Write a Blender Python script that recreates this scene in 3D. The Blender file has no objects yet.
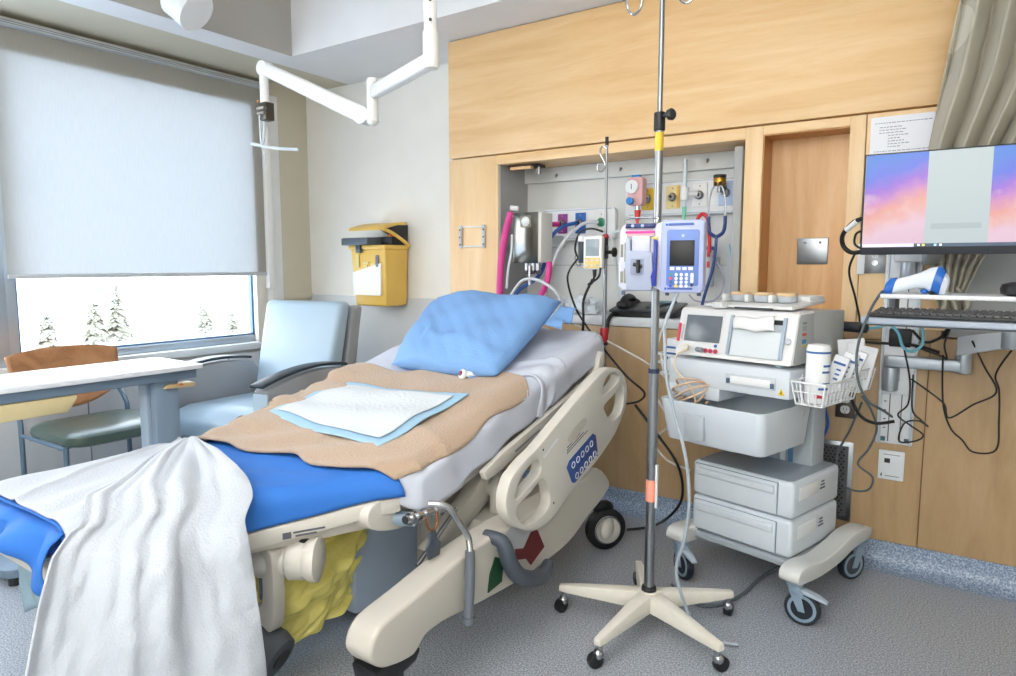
import bpy, bmesh, math, random
from mathutils import Vector, Matrix, Euler
from math import sin, cos, pi, radians as rad
random.seed(7)
S = bpy.context.scene
COL = S.collection

# ---------------------------------------------------------------- camera, world, lights, exposure
cam_d = bpy.data.cameras.new('camera'); cam = bpy.data.objects.new('camera', cam_d); COL.objects.link(cam)
cam.location = (0, 0, 1.2); cam.rotation_euler = (rad(90 - 6.1), 0, rad(34.2))
cam_d.sensor_width = 36; cam_d.lens = 679 / 1016 * 36; cam_d.clip_start = .03; cam_d.clip_end = 500
S.camera = cam
S.view_settings.view_transform = 'Standard'; S.view_settings.look = 'None'
S.view_settings.exposure = 0.22; S.view_settings.gamma = 1; S.view_settings.use_curve_mapping = False
w = bpy.data.worlds.new('winter_sky'); S.world = w; w.use_nodes = True
nt = w.node_tree; bg = nt.nodes['Background']
tc = nt.nodes.new('ShaderNodeTexCoord'); sx = nt.nodes.new('ShaderNodeSeparateXYZ'); cr = nt.nodes.new('ShaderNodeValToRGB')
nt.links.new(tc.outputs['Generated'], sx.inputs[0]); nt.links.new(sx.outputs['Z'], cr.inputs[0]); nt.links.new(cr.outputs[0], bg.inputs[0])
cr.color_ramp.elements[0].color = (1, .97, .93, 1); cr.color_ramp.elements[1].color = (.62, .8, 1, 1)
cr.color_ramp.elements[1].position = .7
bg.inputs[1].default_value = 7.0

def area(name, loc, rot, sx, sy, power, color=(1, 1, 1)):
    d = bpy.data.lights.new(name, 'AREA'); d.shape = 'RECTANGLE'; d.size = sx; d.size_y = sy; d.energy = power; d.color = color
    o = bpy.data.objects.new(name, d); COL.objects.link(o); o.location = loc; o.rotation_euler = rot; return o
for nm, yy, sy in (('window_portal', 2.15, 1.5), ('window_portal_second', .42, 1.85)):
    po = area(nm, (-4.02, yy, 1.47), (0, rad(-90), 0), 1.6, sy, 1); po.data.cycles.is_portal = True
area('ceiling_panel_light_bed', (-1.0, .6, 2.74), (0, 0, 0), 1.2, 1.2, 18, (1, .97, .93))
area('ceiling_panel_light_entry', (.3, -1.2, 2.74), (0, 0, 0), 1.2, .6, 16, (1, .96, .90))
area('ceiling_fill_light', (-.6, -1.6, 1.9), (rad(180 + 20), 0, 0), 2.4, .5, 98, (1, .98, .95))  # unseen fill lamp added to brighten the ceiling and walls
area('rear_fill_light', (.2, -2.1, 1.35), (rad(90), 0, 0), 2.4, 1.9, 24, (.93, .97, 1))  # added fill panel behind the camera, no doorway is built there

# ---------------------------------------------------------------- materials
def lin(h):
    if isinstance(h, (tuple, list)): return tuple(h[:3]) + (1,)
    c = [int(h[i:i + 2], 16) / 255 for i in (0, 2, 4)]
    return tuple(x / 12.92 if x <= .04045 else ((x + .055) / 1.055) ** 2.4 for x in c) + (1,)
MATS = {}
def M(name, col, rough=.5, metal=0., var=.04, vs=6., bump=0., bs=60., emis=0., alpha=1., trans=0., sheen=0., stretch=(1, 1, 1), coat=0.):
    if name in MATS: return MATS[name]
    m = bpy.data.materials.new(name); m.use_nodes = True; nt = m.node_tree; p = nt.nodes['Principled BSDF']
    c = lin(col); L = nt.links.new
    tc = nt.nodes.new('ShaderNodeTexCoord'); mp = nt.nodes.new('ShaderNodeMapping'); mp.inputs['Scale'].default_value = stretch
    L(tc.outputs['Object'], mp.inputs[0])
    nz = nt.nodes.new('ShaderNodeTexNoise'); nz.inputs['Scale'].default_value = vs; nz.inputs['Detail'].default_value = 3; L(mp.outputs[0], nz.inputs[0])
    mx = nt.nodes.new('ShaderNodeMix'); mx.data_type = 'RGBA'; L(nz.outputs[0], mx.inputs[0])
    mx.inputs[6].default_value = tuple(max(0, x * (1 - var)) for x in c[:3]) + (1,); mx.inputs[7].default_value = tuple(min(1, x * (1 + var)) for x in c[:3]) + (1,)
    L(mx.outputs[2], p.inputs['Base Color'])
    p.inputs['Roughness'].default_value = rough; p.inputs['Metallic'].default_value = metal
    if bump:
        n2 = nt.nodes.new('ShaderNodeTexNoise'); n2.inputs['Scale'].default_value = bs; n2.inputs['Detail'].default_value = 4; L(mp.outputs[0], n2.inputs[0])
        b = nt.nodes.new('ShaderNodeBump'); b.inputs['Strength'].default_value = bump; b.inputs['Distance'].default_value = .01
        L(n2.outputs[0], b.inputs['Height']); L(b.outputs[0], p.inputs['Normal'])
    if emis: L(mx.outputs[2], p.inputs['Emission Color']); p.inputs['Emission Strength'].default_value = emis
    if alpha < 1: p.inputs['Alpha'].default_value = alpha
    if trans: p.inputs['Transmission Weight'].default_value = trans; p.inputs['IOR'].default_value = 1.3
    if sheen: p.inputs['Sheen Weight'].default_value = sheen
    if coat: p.inputs['Coat Weight'].default_value = coat
    MATS[name] = m; return m

def wood(name, c1, c2, c3, scale, rough=.38, rot=(0, 0, 0)):
    m = bpy.data.materials.new(name); m.use_nodes = True; nt = m.node_tree; p = nt.nodes['Principled BSDF']; L = nt.links.new
    tc = nt.nodes.new('ShaderNodeTexCoord'); mp = nt.nodes.new('ShaderNodeMapping'); mp.inputs['Scale'].default_value = scale
    L(tc.outputs['Object'], mp.inputs[0])
    a = nt.nodes.new('ShaderNodeTexNoise'); a.inputs['Scale'].default_value = 2.2; a.inputs['Detail'].default_value = 6; a.inputs['Distortion'].default_value = 1.6; L(mp.outputs[0], a.inputs[0])
    b = nt.nodes.new('ShaderNodeTexNoise'); b.inputs['Scale'].default_value = 40; b.inputs['Detail'].default_value = 4; L(mp.outputs[0], b.inputs[0])
    mm = nt.nodes.new('ShaderNodeMath'); mm.operation = 'MULTIPLY_ADD'; mm.inputs[1].default_value = .25; L(b.outputs[0], mm.inputs[0]); L(a.outputs[0], mm.inputs[2])
    cr = nt.nodes.new('ShaderNodeValToRGB'); L(mm.outputs[0], cr.inputs[0]); e = cr.color_ramp.elements
    e[0].position = .38; e[0].color = lin(c1); e[1].position = .82; e[1].color = lin(c3); k = e.new(.6); k.color = lin(c2)
    L(cr.outputs[0], p.inputs['Base Color']); p.inputs['Roughness'].default_value = rough
    MATS[name] = m; return m

WOOD_H = wood('maple_veneer_horizontal', 'DFB47C', 'EAC28C', 'F0CE9E', (.4, 3, 4))
WOOD_V = wood('maple_veneer_vertical', 'E2BD8C', 'EAC898', 'F0D2A8', (4, 3, .4))
WOOD_LOW_SHADED = wood('maple_veneer_lower_shaded', 'A68862', 'B2956E', 'BC9F7A', (3, 3, .5))  # same veneer, darkened in the colour for light falloff toward the floor
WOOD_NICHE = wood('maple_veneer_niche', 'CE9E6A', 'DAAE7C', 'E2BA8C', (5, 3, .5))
WOOD_NICHE_DARK = wood('maple_niche_darker', 'AE7638', 'BC8344', 'C58F50', (5, 3, .5))  # darker niche veneer on its side and top faces so the depth shows
WOOD_CHAIR = wood('chair_back_wood', '9C6A44', 'B37F56', 'C08D64', (4, 3, 3))
WHITE = M('white_plastic', 'E8EAEC', .4)
WHITE_W = M('white_wall_paint', 'F1EFE9', .8, bump=.03, bs=200)
CREAM_W = M('cream_wall_paint', 'DBD8CC', .8, bump=.03, bs=200)
BEIGE_W = M('beige_wall_paint', 'D0C9B6', .8, bump=.03, bs=200)
WAINS = M('pale_grey_wainscot', 'D2D7DB', .6)
CEIL = M('ceiling_white', 'ECECEE', .85)
BEIGE = M('beige_moulded_plastic', 'D5D0C4', .42)
BEIGE2 = M('light_beige_plastic', 'DFDBD0', .42)
GREY = M('mid_grey_plastic', '8C9299', .5)
DGREY = M('dark_grey_rubber', '43474D', .6)
BLACK = M('black_plastic', '15171A', .45)
BLACKG = M('black_rubber_cable', '101214', .5)
CHROME = M('polished_chrome', 'B4B7BC', .14, 1.)
STEEL = M('brushed_steel', '94989D', .3, 1., stretch=(1, 1, 30))
ALU = M('anodised_aluminium', 'B9C3CC', .4, .6)
BLUEGREY = M('blue_grey_plastic', '8FA3B5', .45)
GREYLT = M('light_grey_painted_metal', 'C5CBD0', .5)
RED = M('red_plastic', 'B5202B', .35)
NAVY = M('navy_plastic', '1F2E6B', .4)
BLUE = M('blue_plastic', '1D66C0', .4)
YEL = M('yellow_plastic', 'E3B325', .5)
CYAN = M('pale_cyan_plastic', '6FC3DB', .35)

# ---------------------------------------------------------------- mesh helpers
class MB:
    def __init__(self): self.bm = bmesh.new()
    def add(self, vs, fs):
        v = [self.bm.verts.new(p) for p in vs]
        for f in fs:
            try: self.bm.faces.new([v[i] for i in f])
            except ValueError: pass
        return self
    def box(self, lo, hi, Mx=None):
        x0, y0, z0 = lo; x1, y1, z1 = hi
        vs = [Vector(p) for p in ((x0, y0, z0), (x1, y0, z0), (x1, y1, z0), (x0, y1, z0), (x0, y0, z1), (x1, y0, z1), (x1, y1, z1), (x0, y1, z1))]
        if Mx: vs = [Mx @ v for v in vs]
        return self.add(vs, [(0, 3, 2, 1), (4, 5, 6, 7), (0, 1, 5, 4), (1, 2, 6, 5), (2, 3, 7, 6), (3, 0, 4, 7)])
    def cbox(self, c, s, Mx=None):
        return self.box([c[i] - s[i] / 2 for i in range(3)], [c[i] + s[i] / 2 for i in range(3)], Mx)
    def rings(self, rs, closed=False, cap=True):
        n = len(rs[0]); vs = [p for r in rs for p in r]; fs = []
        k = len(rs)
        for i in range(k if closed else k - 1):
            for j in range(n):
                a = i * n + j; b = i * n + (j + 1) % n; c = ((i + 1) % k) * n + (j + 1) % n; d = ((i + 1) % k) * n + j
                fs.append((a, b, c, d))
        if cap and not closed: fs.append(tuple(range(n))[::-1]); fs.append(tuple(range((k - 1) * n, k * n)))
        return self.add(vs, fs)
    def cyl(self, p0, p1, r0, r1=None, n=20):
        p0 = Vector(p0); p1 = Vector(p1); r1 = r0 if r1 is None else r1
        q = (p1 - p0).to_track_quat('Z', 'Y')
        return self.rings([[c + q @ Vector((r * cos(2 * pi * j / n), r * sin(2 * pi * j / n), 0)) for j in range(n)] for c, r in ((p0, r0), (p1, r1))])
    def lathe(self, prof, c=(0, 0, 0), axis=(0, 0, 1), n=24, closed=False):
        q = Vector(axis).to_track_quat('Z', 'Y'); c = Vector(c)
        return self.rings([[c + q @ Vector((max(r, 1e-4) * cos(2 * pi * j / n), max(r, 1e-4) * sin(2 * pi * j / n), h)) for j in range(n)] for r, h in prof], closed=closed)
    def tube(self, pts, r, n=8, sub=6, closed=False):
        pts = [Vector(p) for p in pts]; P = []
        if sub > 1 and len(pts) > 2:
            m = len(pts)
            for i in range(m if closed else m - 1):
                if closed: a, b, c, d = pts[i - 1], pts[i], pts[(i + 1) % m], pts[(i + 2) % m]
                else: a, b, c, d = pts[max(i - 1, 0)], pts[i], pts[i + 1], pts[min(i + 2, m - 1)]
                for k in range(sub):
                    t = k / sub
                    P.append(.5 * ((2 * b) + (c - a) * t + (2 * a - 5 * b + 4 * c - d) * t * t + (3 * b - a - 3 * c + d) * t ** 3))
            if not closed: P.append(pts[-1])
        else: P = pts
        rs = []; m = len(P); up = None
        for i, p in enumerate(P):
            t = (P[(i + 1) % m] - P[i - 1]) if closed else (P[min(i + 1, m - 1)] - P[max(i - 1, 0)])
            if t.length < 1e-9: t = Vector((0, 0, 1))
            t.normalize()
            if up is None: up = t.orthogonal().normalized()
            up = (up - t * up.dot(t))
            up = up.normalized() if up.length > 1e-6 else t.orthogonal().normalized()
            s = t.cross(up)
            rr = r(i / (m - 1)) if callable(r) else r
            rs.append([p + rr * (cos(2 * pi * j / n) * up + sin(2 * pi * j / n) * s) for j in range(n)])
        return self.rings(rs, closed=closed)
    def prism(self, poly, axis, a, b, holes=()):
        def P(p, h):
            return {'x': (h, p[0], p[1]), 'y': (p[0], h, p[1]), 'z': (p[0], p[1], h)}[axis]
        t = bmesh.new(); es = []
        for lp in [poly] + list(holes):
            v = [t.verts.new(P(p, a)) for p in lp]
            es += [t.edges.new((v[i], v[(i + 1) % len(v)])) for i in range(len(v))]
        if holes: bmesh.ops.triangle_fill(t, edges=es, use_beauty=True)
        else: t.faces.new(list(t.verts))
        r = bmesh.ops.extrude_face_region(t, geom=list(t.faces))
        d = Vector(P((0, 0), b)) - Vector(P((0, 0), a))
        bmesh.ops.translate(t, verts=[g for g in r['geom'] if isinstance(g, bmesh.types.BMVert)], vec=d)
        bmesh.ops.recalc_face_normals(t, faces=t.faces)
        me = bpy.data.meshes.new('tmp'); t.to_mesh(me); t.free(); self.bm.from_mesh(me); bpy.data.meshes.remove(me); return self
    def ell(self, c, s, n=16, m=10):
        c = Vector(c)
        return self.rings([[c + Vector((s[0] * sin(pi * i / m) * cos(2 * pi * j / n), s[1] * sin(pi * i / m) * sin(2 * pi * j / n), s[2] * cos(pi * i / m))) for j in range(n)] for i in [.02] + list(range(1, m)) + [m - .02]])
    def grid(self, f, nu, nv):
        vs = [f(i / nu, j / nv) for j in range(nv + 1) for i in range(nu + 1)]
        return self.add(vs, [(j * (nu + 1) + i, j * (nu + 1) + i + 1, (j + 1) * (nu + 1) + i + 1, (j + 1) * (nu + 1) + i) for j in range(nv) for i in range(nu)])
    def xf(self, Mx): bmesh.ops.transform(self.bm, matrix=Mx, verts=self.bm.verts); return self
    def build(self, name, mat, parent=None, bev=0, seg=2, world=False, thick=0, angle=40, flat=False, label=None, off=-1):
        bm = self.bm
        bmesh.ops.recalc_face_normals(bm, faces=bm.faces)
        if bev:
            es = [e for e in bm.edges if len(e.link_faces) == 2 and e.calc_face_angle(0) > .6]
            bmesh.ops.bevel(bm, geom=es, offset=bev, segments=seg, affect='EDGES', clamp_overlap=True, profile=.5)
        me = bpy.data.meshes.new(name)
        o = bpy.data.objects.new(name, me); COL.objects.link(o)
        if parent is not None:
            o.parent = parent
            if world: bmesh.ops.transform(bm, matrix=WM(parent).inverted(), verts=bm.verts)
        else:
            lo = [min(v.co[i] for v in bm.verts) for i in range(3)]; hi = [max(v.co[i] for v in bm.verts) for i in range(3)]
            c = Vector(((lo[0] + hi[0]) / 2, (lo[1] + hi[1]) / 2, lo[2]))
            bmesh.ops.translate(bm, verts=bm.verts, vec=-c); o.location = c
        bm.to_mesh(me); bm.free(); me.materials.append(mat)
        if not flat:
            me.shade_smooth(); me.set_sharp_from_angle(angle=rad(angle))
        if thick:
            md = o.modifiers.new('thickness', 'SOLIDIFY'); md.thickness = thick; md.offset = off
        if label: o['label'] = label
        return o
def WM(o):
    m = Matrix.LocRotScale(o.location, o.rotation_euler, None)
    return (WM(o.parent) @ m) if o.parent else m
def tag(o, label, cat, group=None):
    o['label'] = label; o['category'] = cat
    if group: o['group'] = group
    return o
def thing(name, label, cat, loc, rz=0, group=None, rot=None):
    o = bpy.data.objects.new(name, None); COL.objects.link(o); o.empty_display_size = .05
    o.location = loc; o.rotation_euler = rot if rot else (0, 0, rz)
    return tag(o, label, cat, group)
def struct(o): o['kind'] = 'structure'; return o
def B(lo, hi): return MB().box(lo, hi)
def arc(cx, cy, r, a0, a1, n=8, ry=None):
    ry = r if ry is None else ry
    return [(cx + r * cos(rad(a0 + (a1 - a0) * i / n)), cy + ry * sin(rad(a0 + (a1 - a0) * i / n))) for i in range(n + 1)]
def rrect(x0, y0, x1, y1, r, n=4):
    return arc(x1 - r, y1 - r, r, 0, 90, n) + arc(x0 + r, y1 - r, r, 90, 180, n) + arc(x0 + r, y0 + r, r, 180, 270, n) + arc(x1 - r, y0 + r, r, 270, 360, n)
def copy_tree(o, parent=None):
    c = o.copy(); COL.objects.link(c); c.parent = parent
    for ch in list(o.children): copy_tree(ch, c)
    return c
def sstep(a, b, x):
    t = max(0, min(1, (x - a) / (b - a))); return t * t * (3 - 2 * t)
# ================================================================ THE ROOM
XW, YH, YC, ZC = -4.01, 3.33, 3.02, 2.42      # window wall, plain head wall, casework face, low ceiling
XE, YB, ZR = 1.5, -2.2, 2.8                   # far right wall, wall behind, recessed ceiling
fm = M('speckled_vinyl_floor', '878B90', .32)
nt = fm.node_tree; p = nt.nodes['Principled BSDF']; L = nt.links.new
tc = nt.nodes.new('ShaderNodeTexCoord')
def speck(mat, base, light, dark, s=170):
    nt = mat.node_tree; p = nt.nodes['Principled BSDF']; L = nt.links.new
    tc = nt.nodes.new('ShaderNodeTexCoord')
    n1 = nt.nodes.new('ShaderNodeTexNoise'); n1.inputs['Scale'].default_value = s; n1.inputs['Detail'].default_value = 2; n1.inputs['Roughness'].default_value = .7
    L(tc.outputs['Object'], n1.inputs[0]); cr = nt.nodes.new('ShaderNodeValToRGB'); L(n1.outputs[0], cr.inputs[0])
    e = cr.color_ramp.elements; e[0].position = .36; e[0].color = lin(dark); e[1].position = .66; e[1].color = lin(light); k = e.new(.5); k.color = lin(base)
    L(cr.outputs[0], p.inputs['Base Color'])
speck(fm, '969CA5', 'C3C8D0', '6C727B', 190)
cm = M('blue_speckled_cove_base', '8FA0B5', .4); speck(cm, '8496AE', 'B6C3D3', '5F708A', 150)
struct(B((XW - .3, YB, -.1), (XE, YH + .1, 0)).build('floor', fm))
# cove base along the casework and plain wall
prof = [(YC - .085, .001), (YC - .05, .004), (YC - .025, .014), (YC - .012, .03), (YC - .006, .06), (YC - .006, .10), (YC + .004, .10), (YC + .004, .001)]
struct(MB().prism(prof, 'x', -2.45, XE).build('baseboard_head', cm))
prof = [(YH - .085, .001), (YH - .03, .012), (YH - .006, .04), (YH - .006, .10), (YH + .004, .10), (YH + .004, .001)]
struct(MB().prism(prof, 'x', XW, -2.45).build('baseboard_corner', cm))
prof = [(XW + .085, .001), (XW + .03, .012), (XW + .006, .04), (XW + .006, .10), (XW - .004, .10), (XW - .004, .001)]
struct(MB().prism(prof, 'y', YB, YH - .01).build('baseboard_left', cm))
# plain head wall (upper cream, lower wainscot with a thin cap)
struct(B((XW - .3, YH, 0), (XE, YH + .1, 2.9)).build('wall_head', WHITE_W))
struct(B((XW, YH - .008, .1), (-2.45, YH + .001, .99)).build('trim_1', WAINS, bev=.003))
# window wall: openings Y 1.46..2.88 and -.45..1.36, z .70..2.26
wl = MB()
wl.box((XW - .22, YB, 0), (XW, YH, .68)).box((XW - .22, YB, 2.33), (XW, YH, 2.9)).box((XW - .22, 2.925, .68), (XW, YH, 2.33)).box((XW - .22, YB, .68), (XW, -.5, 2.33))
struct(wl.build('wall_left', BEIGE_W))
struct(B((XW - .001, YB, .1), (XW + .008, YH, .62)).build('trim_2', WAINS, bev=.003))
for i, yy in enumerate((.2, 1.75, 2.62)):
    struct(B((XW + .007, yy, .1), (XW + .010, yy + .006, .62)).build('trim_%d' % (3 + i), M('panel_joint', '7E868D', .6)))
struct(B((XW - .01, 1.36, 2.245), (XW + .028, 2.93, 2.36)).build('trim_19', M('window_casing', 'E6E0D4', .6), bev=.002))
struct(B((XW - .01, 2.845, .687), (XW + .028, 2.93, 2.245)).build('trim_20', M('window_casing', 'E6E0D4', .6), bev=.002))
struct(B((XW - .01, 2.93, .68), (XW + .012, 3.075, 2.345)).build('trim_6', M('white_window_jamb', 'F6F7F6', .5), bev=.004))
struct(B((XW, 3.075, .96), (XW + .012, YH, 1.0)).build('trim_7', BEIGE_W, bev=.002))
struct(B((XW - .2, -.52, .640), (XW + .05, 2.965, .685)).build('trim_8', M('white_window_sill', 'E4E8EA', .35), bev=.006))
def window(n, y0, y1):
    fr = MB(); x0, x1 = XW - .075, XW - .008; z0, z1 = .685, 2.33; t = .045; tt = .085
    fr.box((x0, y0, z0), (x1, y1, z0 + t)).box((x0, y0, z1 - tt), (x1, y1, z1)).box((x0, y0, z0 + t), (x1, y0 + t, z1 - tt)).box((x0, y1 - .075, z0 + t), (x1, y1, z1 - tt))
    f = struct(fr.build('window_%d' % n, ALU, bev=.004))
    g = MB(); a = .012
    g.box((x0 + .02, y0 + t, z0 + t), (x0 + .05, y1 - .075, z0 + t + a)).box((x0 + .02, y1 - .075 - a, z0 + t), (x0 + .05, y1 - .075, z1 - tt)).box((x0 + .02, y0 + t, z0 + t), (x0 + .05, y0 + t + a, z1 - tt))
    g.build('gasket', M('window_gasket', '5F7C9C', .5), f, world=True)
    gm = M('window_glass', 'F4FAFF', 0.0, trans=1.0, var=0)
    if not gm.get('done'):
        gm['done'] = 1; nt = gm.node_tree; nt.nodes.clear(); L = nt.links.new
        out = nt.nodes.new('ShaderNodeOutputMaterial'); mx = nt.nodes.new('ShaderNodeMixShader'); mx.inputs[0].default_value = .04
        tr = nt.nodes.new('ShaderNodeBsdfTransparent'); gl = nt.nodes.new('ShaderNodeBsdfGlossy'); gl.inputs['Roughness'].default_value = .02
        L(tr.outputs[0], mx.inputs[1]); L(gl.outputs[0], mx.inputs[2]); L(mx.outputs[0], out.inputs[0])
    B((x0 + .03, y0 + t, z0 + t), (x0 + .036, y1 - .075, z1 - tt)).build('pane', gm, f, world=True)
window(1, 1.41, 2.925); window(2, -.5, 1.33)
struct(B((XW - .10, 1.33, .685), (XW + .0, 1.41, 2.33)).build('trim_9', ALU, bev=.006))
# ceiling: low band at 2.42 round a recess at 2.8
cb = MB()
cb.box((-3.57, YB, ZC), (-3.38, 2.71, ZR + .1)).box((-3.57, 2.71, ZC), (XE, YH, ZR + .1))
cb.box((-3.38, YB, ZR), (XE, 2.71, ZR + .1))
struct(cb.build('ceiling', CEIL))
struct(B((XW, YB, ZC), (-3.57, YH, ZC + .1)).build('ceiling_window_band', BEIGE_W))
struct(B((-3.3801, YB, ZC + .002), (-3.372, 2.71, ZR)).build('trim_10', M('recess_side_grey', 'B4B0AA', .8)))  # darker grey sheet on the window-side face of the recess
struct(B((XE, YB, 0), (XE + .1, YH, 2.9)).build('wall_right', CREAM_W))
struct(B((XW - .3, YB - .1, 0), (XE + .1, YB, 2.9)).build('wall_back', CREAM_W))
# ---- outside: snowfield, low ridge, trees
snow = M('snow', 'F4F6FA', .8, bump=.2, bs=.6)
g = MB()
def gz(x, y): return -5.2 + 0.3 * sin(x * .05) * cos(y * .06) 
g.grid(lambda u, v: (-6 - 240 * u, -160 + 420 * v, gz(-6 - 240 * u, -160 + 420 * v)), 50, 60)
o = g.build('ground', snow); struct(o)
ridge = MB()
ridge.grid(lambda u, v: (-160 - 8 * v, -150 + 420 * u, -5.6 + v * (2.2 + .9 * sin(u * 23) + .5 * sin(u * 61)) - (v > .99) * .5), 120, 4)
struct(ridge.build('hill_ridge', M('frosted_far_hillside', '6E6C68', .9, var=.15, vs=.2)))
FR = M('hazed_evergreen', '8B8878', .9, var=.25, vs=3)  # crown colour paled to stand in for haze and overexposure
def pine(x, y, h, label, seed):
    rr = random.Random(seed); z0 = gz(x, y)
    t = thing('pale_pine_tree', label, 'tree', (x, y, z0), group='pale trees outside the window')
    MB().cyl((0, 0, -.3), (0, 0, h * .95), h * .018, h * .004, 8).build('trunk', M('pine_bark', '6A5F50', .9), t)
    c = MB(); n = int(h * 5)
    for i in range(n):
        f = i / n; zz = h * (.12 + .86 * f); R = h * .24 * (1 - f) ** .8 + .08
        k = 14
        for j in range(k):
            a = rr.uniform(0, 2 * pi); r = R * rr.uniform(.6, 1.1); w = r * .30
            d = Vector((cos(a), sin(a), 0)); s = Vector((-sin(a), cos(a), 0))
            p0 = Vector((0, 0, zz)); tip = p0 + d * r + Vector((0, 0, -r * .45)); mid = p0 + d * r * .6 + Vector((0, 0, -r * .18))
            c.add([p0 + s * .03, mid + s * w, tip, mid - s * w, mid + Vector((0, 0, .12 * r))], [(0, 1, 4), (1, 2, 4), (2, 3, 4), (3, 0, 4)])
    c.build('crown', FR, t, flat=True)
for i, (x, y, h, l) in enumerate([(-55, 21.7, 4.2, 'short pale pine just past the blind chain side mullion of the window'), (-58, 26.3, 4.8, 'pale pine standing left of the tallest pine outside the window'),
        (-60, 29.1, 5.4, 'tallest pale pine outside the window'), (-60, 37.0, 4.0, 'slim pale pine on its own towards the corner end of the window'), (-58, 38.6, 3.4, 'lowest bushy pale pine closest to the corner end of the window')]):
    pine(x, y, h, l, i + 3)
mo = MB().ell((-52, 26.6, -5.25), (1.1, 1.9, .75)).build('snow_mound', M('pale_blue_snow', 'B9D3E8', .6))  # mound in an even pale blue
tag(mo, 'small pale blue snow mound below the pale pines outside', 'snow mound')
# ================================================================ WOOD CASEWORK ON THE HEAD WALL
XL, XR = -2.45, -.08
D0, D1 = YC, YH - .001
def wallpart(name, lo, hi, mat, bev=.002): return struct(B(lo, hi).build(name, mat, bev=bev))
wallpart('wall_panel_upper', (XL, D0, 1.79), (XR, D1, ZC - .004), WOOD_H)
wallpart('wall_panel_left', (XL, D0, .10), (-2.13, D1, 1.782), WOOD_V)
wallpart('trim_11', (-2.13, D0, 1.733), (-.83, D1, 1.782), WOOD_H)
wallpart('trim_12', (-2.13, D0, .955), (-2.118, D1, 1.733), WOOD_V, .001)
wallpart('trim_13', (-.83, D0, .955), (-.757, D1, 1.782), WOOD_V)
wallpart('trim_14', (-.757, D0, 1.745), (-.428, D1, 1.782), WOOD_H)
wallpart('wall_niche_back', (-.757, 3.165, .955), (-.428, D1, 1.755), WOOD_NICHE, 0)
wallpart('wall_niche_side', (-.757, D0 + .006, .955), (-.752, 3.165, 1.74), WOOD_NICHE_DARK, 0)
wallpart('wall_niche_top', (-.757, D0 + .006, 1.740), (-.428, 3.165, 1.746), WOOD_NICHE_DARK, 0)
wallpart('trim_15', (-.428, D0, .955), (-.372, D1, 1.782), WOOD_V)
wallpart('wall_panel_right', (-.369, D0, .955), (XR + .02, D1, 1.782), WOOD_V)
struct(B((-2.118, 3.30, .955), (-.83, D1, 1.733)).build('wall_service_back', M('service_panel_white', 'D9DBDA', .45)))
struct(B((-2.118, D0 + .01, .955), (-2.108, 3.30, 1.733)).build('wall_service_side', M('service_side_grey', 'A7A8A8', .5)))
struct(B((-2.118, 3.27, 1.655), (-.83, 3.302, 1.733)).build('trim_16', M('service_panel_white', 'D9DBDA', .45), bev=.003))
struct(MB().box((-2.108, 3.296, 1.20), (-.85, 3.301, 1.203)).build('trim_17', M('joint', '9A9C9C', .5)))
# lower cabinets: two panels with a joint, and the joint groove below the counter
wallpart('wall_cabinet_left', (-2.128, D0, .10), (-1.6, D1, .905), WOOD_LOW_SHADED)
wallpart('wall_cabinet_middle', (-1.597, D0, .10), (-.115, D1, .905), WOOD_LOW_SHADED)
wallpart('wall_cabinet_right', (-.112, D0, .10), (XE, D1, .925), WOOD_LOW_SHADED)
struct(B((-2.12, D0 + .012, .10), (XE, D1, .904)).build('wall_cabinet_core', M('dark_joint', '7A5A38', .7)))
struct(B((-.795, D0 + .002, .91), (XR, D1, .954)).build('trim_18', WOOD_LOW_SHADED, bev=.002))
struct(B((XR + .02, D0 + .03, .93), (XE, D1, 2.42)).build('wall_right_of_cabinets', M('plain_grey_wall', 'A8ABAE', .8)))  # plain grey wall section beyond the casework
ct = MB().box((-2.13, D0 - .012, .908), (-.80, 3.30, .952))
tag(ct.build('worktop', M('white_laminate', 'D3D7DC', .35), bev=.005), 'white laminate shelf counter under the medical gas outlets', 'counter')

def solo(mb, name, mat, label, cat, group=None, **k): return tag(mb.build(name, mat, **k), label, cat, group)
# pocket door folded back at the side of the niche
t = thing('folding_service_door', 'grey folding door panel pushed back beside the wooden niche', 'door panel', (-.865, 3.05, .953))
B((-.018, 0, 0), (.018, .24, .76)).build('door_leaf', M('service_side_grey', 'A7A8A8', .5), t, bev=.003)
MB().cyl((.02, .03, .74), (.034, .03, .74), .012).build('hinge', STEEL, t)
# flap hinge at the upper corner of the opening
t = thing('flap_stay', 'black lift-up stay with wooden strip under the top rail of the service recess', 'hinge', (-1.93, 3.10, 1.705))
B((-.16, -.02, .008), (.03, .05, .024)).build('arm', BLACK, t, bev=.003)
B((-.13, -.05, -.002), (.0, -.02, .012)).build('wood_strip', WOOD_NICHE, t)
MB().cyl((.02, 0, -.028), (.02, 0, .01), .009).build('pin', STEEL, t)

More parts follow.
